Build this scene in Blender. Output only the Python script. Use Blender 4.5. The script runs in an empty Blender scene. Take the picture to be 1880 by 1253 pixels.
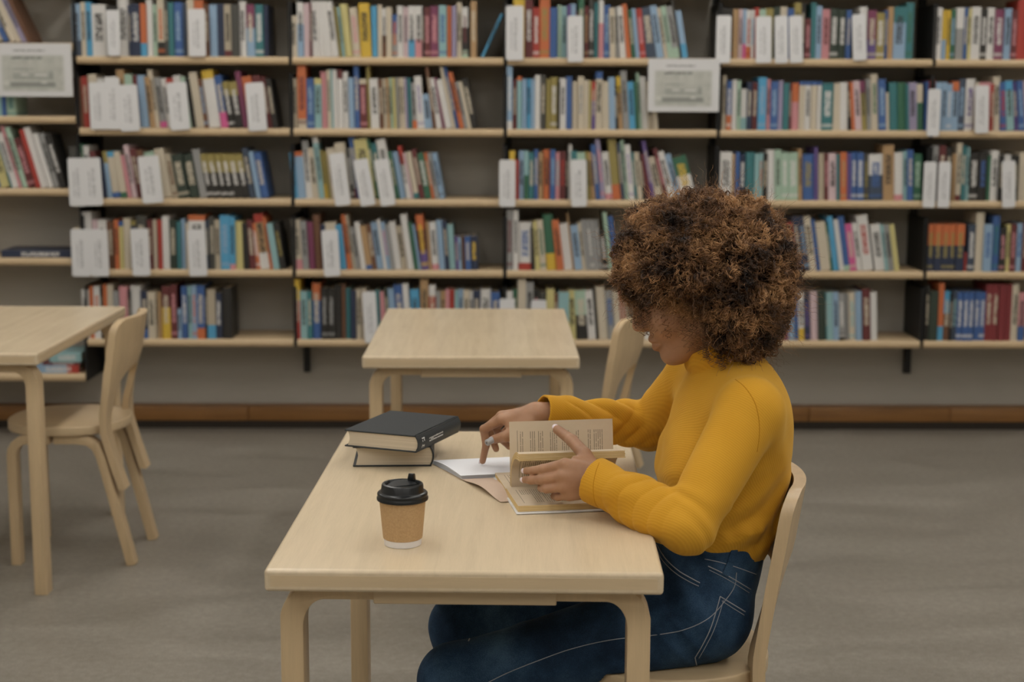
import bpy, bmesh, math, random
import numpy as np
from mathutils import Vector, Matrix
from mathutils.bvhtree import BVHTree

sc = bpy.context.scene
COL = sc.collection

# ---------------------------------------------------------------- camera, world, exposure
CAM_H, CAM_F, CAM_P, CAM_R = 1.4269, 2848.7, 0.154, 0.0036
cam_data = bpy.data.cameras.new('camera')
cam = bpy.data.objects.new('camera', cam_data)
COL.objects.link(cam)
sc.camera = cam
cam_data.sensor_width = 36.0
cam_data.lens = CAM_F / 1880.0 * 36.0
cam_data.clip_start = 0.05
cam_data.dof.use_dof = True
cam_data.dof.focus_distance = 2.72
cam_data.dof.aperture_fstop = 4.2
_fw = Vector((0, math.cos(CAM_P), -math.sin(CAM_P)))
_u0 = Vector((0, math.sin(CAM_P), math.cos(CAM_P)))
_r0 = Vector((1, 0, 0))
_rt = _r0 * math.cos(CAM_R) + _u0 * math.sin(CAM_R)
_up = _u0 * math.cos(CAM_R) - _r0 * math.sin(CAM_R)
_m = Matrix((_rt, _up, -_fw)).transposed().to_4x4()
_m.translation = Vector((0, 0, CAM_H))
cam.matrix_world = _m

w = bpy.data.worlds.new('world')
sc.world = w
w.use_nodes = True
w.node_tree.nodes['Background'].inputs[0].default_value = (0.75, 0.82, 0.9, 1)
w.node_tree.nodes['Background'].inputs[1].default_value = 0.3
sc.view_settings.view_transform = 'Standard'
sc.view_settings.look = 'None'
sc.view_settings.gamma = 1.0
sc.view_settings.use_curve_mapping = False
sc.view_settings.exposure = 0.0
sc.cycles.max_bounces = 6
sc.cycles.diffuse_bounces = 3
sc.cycles.glossy_bounces = 3
sc.cycles.adaptive_threshold = 0.05
LAMP_STRENGTH = 10.3
LAMP_COLOR = (1.0, 0.972, 0.925)

def aty(px, py, Y):
    """point of the photograph's line of sight at distance Y into the room (used for measuring only)"""
    d = _fw + _rt * ((px - 940) / CAM_F) + _up * ((626.5 - py) / CAM_F)
    return Vector((0, 0, CAM_H)) + d * (Y / d.y)
def atz(px, py, Z):
    d = _fw + _rt * ((px - 940) / CAM_F) + _up * ((626.5 - py) / CAM_F)
    return Vector((0, 0, CAM_H)) + d * ((Z - CAM_H) / d.z)

# ---------------------------------------------------------------- helpers
def lin(c):
    return tuple((x / 12.92 if x <= 0.04045 else ((x + 0.055) / 1.055) ** 2.4) for x in (v / 255.0 for v in c))
def tag(o, label=None, cat=None, group=None, kind=None):
    if label: o['label'] = label
    if cat: o['category'] = cat
    if group: o['group'] = group
    if kind: o['kind'] = kind
    return o
def empty(name, loc=(0, 0, 0), rz=0.0, label=None, cat=None, group=None, kind=None):
    o = bpy.data.objects.new(name, None)
    COL.objects.link(o)
    o.empty_display_size = 0.05
    o.location = loc
    o.rotation_euler = (0, 0, rz)
    return tag(o, label, cat, group, kind)
def link(name, me, mat=None, parent=None, loc=None, rot=None):
    o = bpy.data.objects.new(name, me)
    COL.objects.link(o)
    if mat is not None and len(me.materials) == 0:
        for m in (mat if isinstance(mat, (list, tuple)) else [mat]):
            me.materials.append(m)
    if parent: o.parent = parent
    if loc is not None: o.location = loc
    if rot is not None: o.rotation_euler = rot
    return o
def copy_tree(o, parent=None):
    c = o.copy()
    COL.objects.link(c)
    c.parent = parent
    for ch in list(o.children):
        copy_tree(ch, c)
    return c
def pydata(name, v, f, smooth=False):
    me = bpy.data.meshes.new(name)
    me.from_pydata([tuple(map(float, p)) for p in v], [], [tuple(map(int, q)) for q in f])
    me.update()
    if smooth:
        me.polygons.foreach_set('use_smooth', [True] * len(me.polygons))
    return me
def bm_mesh(name, bm, smooth=False, angle=None):
    me = bpy.data.meshes.new(name)
    bmesh.ops.recalc_face_normals(bm, faces=bm.faces[:])
    bm.to_mesh(me)
    bm.free()
    if smooth:
        me.polygons.foreach_set('use_smooth', [True] * len(me.polygons))
        if angle:
            me.set_sharp_from_angle(angle=math.radians(angle))
    return me
def box(name, lo, hi, bevel=0.0, seg=2):
    bm = bmesh.new()
    bmesh.ops.create_cube(bm, size=1)
    lo, hi = Vector(lo), Vector(hi)
    for v in bm.verts:
        v.co = Vector(((lo[i] + hi[i]) / 2 + v.co[i] * (hi[i] - lo[i])) for i in range(3))
    if bevel > 0:
        bmesh.ops.bevel(bm, geom=bm.edges[:], offset=bevel, segments=seg, profile=0.5, affect='EDGES')
    return bm_mesh(name, bm, bevel > 0, 40)
def prism(name, prof, a0, a1, axis='y', bevel=0.0, seg=2, smooth=True):
    """closed 2-D outline extruded along one axis"""
    bm = bmesh.new()
    def P(u, v, a):
        return {'y': (u, a, v), 'x': (a, u, v), 'z': (u, v, a)}[axis]
    A = [bm.verts.new(P(u, v, a0)) for u, v in prof]
    B = [bm.verts.new(P(u, v, a1)) for u, v in prof]
    n = len(prof)
    fa = bm.faces.new(A)
    fb = bm.faces.new(B[::-1])
    for i in range(n):
        bm.faces.new((A[i], B[i], B[(i + 1) % n], A[(i + 1) % n]))
    bmesh.ops.recalc_face_normals(bm, faces=bm.faces[:])
    if bevel > 0:
        es = list(set(list(fa.edges) + list(fb.edges)))
        bmesh.ops.bevel(bm, geom=es, offset=bevel, segments=seg, profile=0.5, affect='EDGES')
    return bm_mesh(name, bm, smooth, 35)
def lathe(name, prof, n=40, smooth=True, angle=40):
    v, f = [], []
    for r, z in prof:
        for k in range(n):
            a = 2 * math.pi * k / n
            v.append((r * math.cos(a), r * math.sin(a), z))
    for i in range(len(prof) - 1):
        for k in range(n):
            f.append((i * n + k, i * n + (k + 1) % n, (i + 1) * n + (k + 1) % n, (i + 1) * n + k))
    me = pydata(name, v, f, smooth)
    if angle: me.set_sharp_from_angle(angle=math.radians(angle))
    return me
def tube(pts, rad, n=6, cap=True):
    """verts, faces of a tube along pts"""
    pts = [Vector(p) for p in pts]
    v, f = [], []
    prev = None
    for i, p in enumerate(pts):
        t = (pts[min(i + 1, len(pts) - 1)] - pts[max(i - 1, 0)]).normalized()
        if prev is None:
            a = Vector((0, 0, 1)) if abs(t.z) < 0.9 else Vector((1, 0, 0))
            x = t.cross(a).normalized()
        else:
            x = (prev - t * prev.dot(t)).normalized()
        prev = x
        y = t.cross(x)
        r = rad[i] if isinstance(rad, (list, tuple)) else rad
        for k in range(n):
            a = 2 * math.pi * k / n
            v.append(p + (x * math.cos(a) + y * math.sin(a)) * r)
    for i in range(len(pts) - 1):
        for k in range(n):
            f.append((i * n + k, i * n + (k + 1) % n, (i + 1) * n + (k + 1) % n, (i + 1) * n + k))
    if cap:
        f.append(tuple(range(n - 1, -1, -1)))
        f.append(tuple((len(pts) - 1) * n + k for k in range(n)))
    return v, f
def superellipse(a, b, n=48, e=2.3):
    out = []
    for k in range(n):
        t = 2 * math.pi * k / n
        c, s = math.cos(t), math.sin(t)
        out.append((a * math.copysign(abs(c) ** (2 / e), c), b * math.copysign(abs(s) ** (2 / e), s)))
    return out
def round_rect(x0, y0, x1, y1, r, n=5):
    out = []
    for cx, cy, a0 in ((x1 - r, y1 - r, 0), (x0 + r, y1 - r, 90), (x0 + r, y0 + r, 180), (x1 - r, y0 + r, 270)):
        for k in range(n + 1):
            a = math.radians(a0 + 90 * k / n)
            out.append((cx + r * math.cos(a), cy + r * math.sin(a)))
    return out
def spline(pts, n):
    """Catmull-Rom through pts"""
    P = [Vector(p) for p in pts]
    P = [P[0] * 2 - P[1]] + P + [P[-1] * 2 - P[-2]]
    out = []
    for i in range(1, len(P) - 2):
        for k in range(n):
            t = k / n
            a, b, c, d = P[i - 1], P[i], P[i + 1], P[i + 2]
            out.append(0.5 * ((2 * b) + (c - a) * t + (2 * a - 5 * b + 4 * c - d) * t * t + (3 * b - a - 3 * c + d) * t ** 3))
    out.append(P[-2])
    return out

# ---------------------------------------------------------------- materials
class NT:
    def __init__(s, name):
        s.m = bpy.data.materials.new(name)
        s.m.use_nodes = True
        s.t = s.m.node_tree
        s.b = s.t.nodes['Principled BSDF']
    def n(s, typ, **kw):
        nd = s.t.nodes.new(typ)
        for k, v in kw.items():
            setattr(nd, k, v)
        return nd
    def l(s, a, b):
        s.t.links.new(a, b)
    def set(s, sock, v):
        if isinstance(v, bpy.types.NodeSocket): s.l(v, sock)
        else: sock.default_value = v
    def math(s, op, a, b=0.0, c=0.0, clamp=False):
        nd = s.n('ShaderNodeMath', operation=op, use_clamp=clamp)
        for i, x in enumerate((a, b, c)):
            s.set(nd.inputs[i], x)
        return nd.outputs[0]
    def mix(s, f, a, b):
        nd = s.n('ShaderNodeMix', data_type='RGBA')
        s.set(nd.inputs[0], f)
        for sock, v in ((nd.inputs[6], a), (nd.inputs[7], b)):
            if isinstance(v, bpy.types.NodeSocket): s.l(v, sock)
            else: sock.default_value = (*v[:3], 1)
        return nd.outputs[2]
    def coord(s, kind='Object', scale=(1, 1, 1), rot=(0, 0, 0)):
        tc = s.n('ShaderNodeTexCoord')
        mp = s.n('ShaderNodeMapping')
        s.l(tc.outputs[kind], mp.inputs[0])
        mp.inputs['Scale'].default_value = scale
        mp.inputs['Rotation'].default_value = rot
        return mp.outputs[0]
    def noise(s, vec, scale=5, detail=3, rough=0.5, dist=0.0, out=0):
        nd = s.n('ShaderNodeTexNoise')
        if vec is not None: s.l(vec, nd.inputs['Vector'])
        nd.inputs['Scale'].default_value = scale
        nd.inputs['Detail'].default_value = detail
        nd.inputs['Roughness'].default_value = rough
        nd.inputs['Distortion'].default_value = dist
        return nd.outputs[out]
    def ramp(s, fac, stops):
        nd = s.n('ShaderNodeValToRGB')
        s.set(nd.inputs[0], fac)
        e = nd.color_ramp.elements
        while len(e) < len(stops): e.new(0.5)
        for el, (p, c) in zip(e, stops):
            el.position = p
            el.color = (*c[:3], 1) if isinstance(c, (tuple, list)) else (c, c, c, 1)
        return nd.outputs[0]
    def bump(s, h, strength=0.2, dist=0.001):
        nd = s.n('ShaderNodeBump')
        nd.inputs['Strength'].default_value = strength
        nd.inputs['Distance'].default_value = dist
        s.l(h, nd.inputs['Height'])
        s.l(nd.outputs[0], s.b.inputs['Normal'])
    def fin(s, color=None, rough=None, spec=None, metal=None):
        if color is not None:
            if isinstance(color, bpy.types.NodeSocket): s.l(color, s.b.inputs['Base Color'])
            else: s.b.inputs['Base Color'].default_value = (*color[:3], 1)
        if rough is not None: s.set(s.b.inputs['Roughness'], rough)
        if spec is not None: s.b.inputs['Specular IOR Level'].default_value = spec
        if metal is not None: s.b.inputs['Metallic'].default_value = metal
        return s.m
def plain(name, color, rough=0.5, spec=0.4, var=0.08, scale=30):
    t = NT(name)
    n = t.noise(t.coord('Object'), scale, 2)
    c = t.mix(n, tuple(x * (1 - var) for x in color), tuple(min(1, x * (1 + var)) for x in color))
    return t.fin(c, rough, spec)
def wood(name, base, axis='y', rough=0.34, contrast=1.0, spec=0.5):
    t = NT(name)
    st = {'x': (1.2, 22, 22), 'y': (22, 1.2, 22), 'z': (22, 22, 1.2)}[axis]
    v = t.coord('Object', st)
    a = t.noise(v, 2.2, 4, 0.55, 0.6)
    v2 = t.coord('Object', tuple(s * 7 for s in st))
    b = t.noise(v2, 3.0, 2, 0.6)
    big = t.noise(t.coord('Object', (3, 3, 3)), 1.5, 2)
    f = t.math('ADD', t.math('MULTIPLY', a, 0.6), t.math('MULTIPLY', b, 0.25))
    f = t.math('ADD', f, t.math('MULTIPLY', big, 0.25))
    k = 0.13 * contrast
    c = t.ramp(f, [(0.3, tuple(x * (1 - k * 1.2) for x in base)), (0.55, base), (0.8, tuple(min(1, x * (1 + k)) for x in base))])
    t.bump(b, 0.04, 0.0006)
    return t.fin(c, rough, spec)

M = {}
M['birch_top'] = wood('birch_top', (0.68, 0.55, 0.375), 'y', 0.27, 0.8)
M['birch_edge'] = wood('birch_edge', (0.62, 0.475, 0.295), 'x', 0.36, 0.7)
M['birch_leg'] = wood('birch_leg', (0.60, 0.445, 0.262), 'z', 0.38, 1.0)
M['birch_seat'] = wood('birch_seat', (0.62, 0.47, 0.285), 'x', 0.36, 0.7)
M['shelf_wood'] = wood('shelf_wood', (0.60, 0.445, 0.265), 'x', 0.45, 0.8)
M['baseboard'] = wood('baseboard_wood', (0.29, 0.135, 0.040), 'x', 0.4, 2.4)
M['black_steel'] = plain('black_steel', (0.012, 0.012, 0.012), 0.5, 0.4)
M['dark_skirting'] = plain('dark_skirting', (0.035, 0.027, 0.02), 0.6, 0.3)
M['white_plastic'] = plain('white_plastic', (0.78, 0.77, 0.76), 0.4, 0.4, 0.02)
M['ceiling'] = plain('ceiling_paint', (0.75, 0.74, 0.71), 0.9, 0.2, 0.03)
M['side_wall'] = plain('side_wall_paint', (0.55, 0.52, 0.46), 0.85, 0.2, 0.04, 3)
def mk_wall():
    t = NT('grey_wall_panel')
    n = t.noise(t.coord('Object', (1, 1, 1)), 1.3, 3)
    g = t.noise(t.coord('Object', (3, 60, 60)), 3, 2)
    f = t.math('ADD', t.math('MULTIPLY', n, 0.6), t.math('MULTIPLY', g, 0.4))
    c = t.ramp(f, [(0.3, (0.42, 0.392, 0.338)), (0.7, (0.50, 0.468, 0.408))])
    return t.fin(c, 0.75, 0.2)
M['wall'] = mk_wall()
def mk_floor():
    t = NT('linoleum')
    v = t.coord('Object')
    s1 = t.noise(v, 260, 2, 0.6)
    s2 = t.noise(v, 45, 3, 0.7)
    s3 = t.noise(t.coord('Object', (0.8, 2.2, 1)), 2.2, 4, 0.6, 0.8)
    f = t.math('ADD', t.math('ADD', t.math('MULTIPLY', s1, 0.4), t.math('MULTIPLY', s2, 0.3)), t.math('MULTIPLY', s3, 0.3))
    c = t.ramp(f, [(0.36, (0.165, 0.146, 0.119)), (0.5, (0.240, 0.215, 0.178)), (0.64, (0.335, 0.305, 0.260))])
    r = t.ramp(s3, [(0.3, 0.38), (0.7, 0.52)])
    t.bump(s1, 0.05, 0.0006)
    return t.fin(c, r, 0.4)
M['floor'] = mk_floor()
# ---------------------------------------------------------------- the room
SHA = 0.0071                     # the shelf wall is turned by a hair against the camera
SHX, SHY, BW = -0.0311, 6.45, 0.8798
_ca, _sa = math.cos(SHA), math.sin(SHA)
def SH(u, v, z=0.0):
    """u metres along the shelf front from the middle post, v metres behind the shelf front edge"""
    return Vector((SHX + u * _ca - v * _sa, SHY + u * _sa + v * _ca, z))
DEPTH = 0.28
X0, X1, Y0, CEIL = -4.2, 4.2, -3.2, 3.0
def struct(name, me, mat, loc=(0, 0, 0), rz=0):
    o = link(name, me, mat, None, loc, (0, 0, rz))
    o['kind'] = 'structure'
    return o
struct('floor', box('floor', (X0, Y0, -0.1), (X1, 7.0, 0)), M['floor'])
struct('ceiling', box('ceiling', (X0, Y0, CEIL), (X1, 7.0, CEIL + 0.1)), M['ceiling'])
struct('wall_back', box('wall_back', (-4.25, DEPTH + 0.02, 0), (4.25, DEPTH + 0.14, CEIL)), M['wall'], SH(0, 0), SHA)
struct('wall_left', box('wall_left', (X0 - 0.1, Y0, 0), (X0, 7.0, CEIL)), M['side_wall'])
struct('wall_right', box('wall_right', (X1, Y0, 0), (X1 + 0.1, 7.0, CEIL)), M['side_wall'])
struct('wall_front', box('wall_front', (X0, Y0 - 0.1, 0), (X1, Y0, CEIL)), M['side_wall'])
struct('trim_1', box('trim_1', (-4.15, DEPTH - 0.050, 0), (4.15, DEPTH + 0.018, 0.034)), M['dark_skirting'], SH(0, 0), SHA)
bb = empty('baseboard_back', SH(0, 0), SHA, kind='structure')
xs = [-4.15, -2.6, -1.12, 0.21, 1.34, 1.96, 2.9, 4.15]
for i in range(len(xs) - 1):
    link('board', box('board', (xs[i], DEPTH - 0.055, 0.034), (xs[i + 1] - 0.002, DEPTH + 0.018, 0.098), 0.004, 2), M['baseboard'], bb)

def mk_emit():
    t = NT('lamp_diffuser')
    t.b.inputs['Base Color'].default_value = (0.8, 0.8, 0.8, 1)
    t.b.inputs['Emission Color'].default_value = (*LAMP_COLOR, 1)
    t.b.inputs['Emission Strength'].default_value = LAMP_STRENGTH
    return t.m
M['diffuser'] = mk_emit()
def ceiling_light(x, y, label):
    r = empty('ceiling_light', (x, y, CEIL), 0, label, 'ceiling light', 'ceiling lights')
    link('housing', box('housing', (-0.16, -0.76, -0.06), (0.16, 0.76, -0.005), 0.004), M['white_plastic'], r)
    link('diffuser', box('diffuser', (-0.14, -0.74, -0.075), (0.14, 0.74, -0.0605), 0.004), M['diffuser'], r)
rows_ = ['left row', 'second row', 'third row', 'right row']
cols_ = ['behind the viewer', 'above the viewer', 'above the reading table', 'nearest the bookcases']
for i, x in enumerate((-2.7, -0.9, 0.9, 2.7)):
    for j, y in enumerate((-1.6, 0.7, 3.0, 5.35)):
        ceiling_light(x, y, f'long white ceiling light in the {rows_[i]}, {cols_[j]}')

# ---------------------------------------------------------------- bookcases
ROWZ = [1.5993, 1.3089, 1.0190, 0.7229, 0.4284]
ROWZ0 = [1.652, 1.356, 1.059, 0.769, 0.278]
SHELF_T = 0.031
def shelf_mesh(wd):
    pr = [(DEPTH, 0), (DEPTH, -SHELF_T)]
    for k in range(9):                                        # rounded front edge
        a = math.radians(-90 - 180 * k / 8)
        pr.append((0.010 + 0.010 * math.cos(a) * 1.0, -SHELF_T / 2 + SHELF_T / 2 * math.sin(a)))
    me = prism('shelf', pr, 0.008, wd - 0.008, 'x')
    return me
SHELF_ME = shelf_mesh(BW)
PANEL_ME = prism('side_panel', [(0.012, 0), (DEPTH, 0), (DEPTH, 1), (0.012, 1)], -0.004, 0.004, 'x', smooth=False)
RAIL_ME = box('wall_rail', (0.0005, DEPTH - 0.02, 0), (0.027, DEPTH + 0.018, 1))
def bookcase(i, rows, label, zlo, top, low_right=None):
    r = empty('bookcase', SH(i * BW, 0), SHA, label, 'bookcase', 'wall-hung bookcase bays')
    for z in rows + top:
        link('shelf', SHELF_ME, M['shelf_wood'], r, (0, 0, z))
    o = link('wall_rail', RAIL_ME, M['black_steel'], r, (0.0, 0, 0.245)); o.scale = (1, 1, 2.165)
    for z in rows:
        for u in (0.0045, BW - 0.0045):
            if u > 0.1 and low_right and z != low_right: continue
            o = link('side_panel', PANEL_ME, M['black_steel'], r, (u, 0, z - SHELF_T)); o.scale = (0.8, 1, 0.255)
    return r
BAYN = ['far-left', 'second', 'third', 'fourth', 'fifth', 'far-right']
TOPZ = [1.89, 2.18]
bookcase(-3, ROWZ0, 'nearly empty birch bookcase bay behind the table at far left', 0.28, [1.945])
bookcase(-2, ROWZ, 'second birch bookcase bay from the left, behind the left chair', 0.43, TOPZ)
bookcase(-1, ROWZ, 'third birch bookcase bay from the left, left of the middle table', 0.43, TOPZ)
bookcase(0, ROWZ, 'fourth birch bookcase bay, partly hidden by the reader\'s hair', 0.43, TOPZ)
bookcase(1, ROWZ, 'fifth birch bookcase bay, just behind and above the reader', 0.43, TOPZ)
bookcase(2, ROWZ, 'far-right birch bookcase bay with dark blue and crimson sets', 0.43, TOPZ)

# ---------------------------------------------------------------- books on the shelves
PAL = dict(w=(196, 193, 188), c=(186, 173, 149), y=(206, 166, 36), ly=(188, 176, 106), lb=(122, 154, 184), b=(42, 84, 150),
           nb=(24, 40, 72), db=(48, 64, 86), t=(38, 110, 116), lt=(122, 166, 168), g=(38, 98, 70), dg=(34, 52, 42),
           lg=(146, 176, 152), r=(172, 44, 34), dr=(98, 32, 36), cr=(126, 30, 38), m=(118, 44, 80), p=(194, 122, 128),
           lp=(192, 164, 168), o=(196, 94, 44), br=(104, 64, 40), tn=(168, 130, 84), gy=(134, 134, 132), dk=(62, 62, 58),
           k=(26, 26, 26), pu=(88, 66, 132), lv=(142, 132, 164), gl=(144, 128, 60), hp=(200, 70, 132), sk=(58, 146, 192), be=(166, 152, 128))
NAM = dict(w='white', c='cream', y='yellow', ly='pale yellow', lb='light blue', b='blue', nb='navy', db='slate blue', t='teal', lt='pale teal',
           g='green', dg='dark green', lg='pale green', r='red', dr='dark red', cr='crimson', m='plum', p='pink', lp='pale pink', o='orange',
           br='brown', tn='tan', gy='grey', dk='dark grey', k='black', pu='purple', lv='lavender', gl='olive', hp='bright pink', sk='sky blue', be='beige')
def mute(v):
    g = sum(v) / 3
    return tuple(x + (g - x) * 0.20 for x in v)
ALB = {k: tuple(min(0.80, x / 0.76) for x in lin(mute(v))) for k, v in PAL.items()}

def book_unit(rounded):
    """unit book: x thickness, y depth (spine at 0), z height; covers plus a recessed page block"""
    bm = bmesh.new()
    if rounded: sp = [(0, 0.035), (0.1, 0.012), (0.3, 0.0), (0.7, 0.0), (0.9, 0.012), (1, 0.035)]
    else: sp = [(0, 0.006), (0.05, 0.0), (0.95, 0.0), (1, 0.006)]
    t = 0.11
    out = sp + [(1, 1)] + [(1 - t, 1), (1 - t, 0.05), (t, 0.05), (t, 1), (0, 1)]
    A = [bm.verts.new((x, y, 0)) for x, y in out]
    B = [bm.verts.new((x, y, 1)) for x, y in out]
    n = len(out)
    bm.faces.new(A[::-1]); bm.faces.new(B)
    for i in range(n):
        bm.faces.new((A[i], A[(i + 1) % n], B[(i + 1) % n], B[i]))
    for f in bm.faces: f.material_index = 0
    pg = [(t, 0.05), (1 - t, 0.05), (1 - t, 0.97), (t, 0.97)]
    A = [bm.verts.new((x, y, 0.012)) for x, y in pg]
    B = [bm.verts.new((x, y, 0.982)) for x, y in pg]
    fs = [bm.faces.new(A[::-1]), bm.faces.new(B)] + [bm.faces.new((A[i], A[(i + 1) % 4], B[(i + 1) % 4], B[i])) for i in range(4)]
    for f in fs: f.material_index = 1
    bmesh.ops.recalc_face_normals(bm, faces=bm.faces[:])
    me = bpy.data.meshes.new('book')
    bm.to_mesh(me); bm.free()
    return me
def add_luv(me, co):
    at = me.attributes.new('luv', 'FLOAT_VECTOR', 'POINT')
    at.data.foreach_set('vector', np.asarray(co, np.float32).ravel())
def mk_cover(name, mode):
    t = NT(name)
    def attr(n, out, typ=mode):
        a = t.n('ShaderNodeAttribute', attribute_type=typ, attribute_name=n)
        return a.outputs[out]
    luv = attr('luv', 'Vector', 'GEOMETRY')
    sx = t.n('ShaderNodeSeparateXYZ'); t.l(luv, sx.inputs[0])
    x, y, z = sx.outputs
    lim = attr('lim', 'Vector')
    ls = t.n('ShaderNodeSeparateXYZ'); t.l(lim, ls.inputs[0])
    lo, hi, ti = ls.outputs
    col = t.mix(t.math('LESS_THAN', z, lo), attr('c1', 'Color'), attr('c2', 'Color'))
    col = t.mix(t.math('GREATER_THAN', z, hi), col, attr('c4', 'Color'))
    # a printed title strip down the spine, broken up like lettering
    wv = t.n('ShaderNodeCombineXYZ'); t.l(t.math('MULTIPLY', x, 5.0), wv.inputs[0]); t.l(t.math('MULTIPLY', z, 46.0), wv.inputs[1]); t.l(t.math('MULTIPLY', ti, 17.0), wv.inputs[2])
    no = t.noise(wv.outputs[0], 1.0, 1)
    msk = t.math('MULTIPLY', t.math('LESS_THAN', t.math('ABSOLUTE', t.math('SUBTRACT', x, 0.5)), 0.27), t.math('LESS_THAN', t.math('ABSOLUTE', t.math('SUBTRACT', z, 0.56)), 0.27))
    msk = t.math('MULTIPLY', msk, t.math('GREATER_THAN', no, 0.43))
    msk = t.math('MULTIPLY', msk, t.math('LESS_THAN', y, 0.04))
    msk = t.math('MULTIPLY', msk, t.math('GREATER_THAN', ti, 0.01))
    col = t.mix(t.math('MULTIPLY', msk, 0.85), col, attr('c3', 'Color'))
    band = t.math('MULTIPLY', t.math('LESS_THAN', t.math('ABSOLUTE', t.math('SUBTRACT', z, 0.10)), 0.035), t.math('GREATER_THAN', ti, 0.5))
    col = t.mix(t.math('MULTIPLY', band, 0.55), col, attr('c3', 'Color'))
    g = t.noise(luv, 25, 2)
    col = t.mix(t.math('MULTIPLY', g, 0.16), col, (0.25, 0.22, 0.18))
    return t.fin(col, 0.42, 0.4)
M['cover'] = mk_cover('book_cover', 'OBJECT')
M['cover_mass'] = mk_cover('book_cover_many', 'GEOMETRY')
M['pages'] = plain('page_edges', (0.62, 0.54, 0.40), 0.8, 0.2, 0.1, 60)
BOOK_ME = []
for rd in (True, False):
    me = book_unit(rd)
    me.materials.append(M['cover']); me.materials.append(M['pages'])
    add_luv(me, [v.co for v in me.vertices])
    BOOK_ME.append(me)

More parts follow.
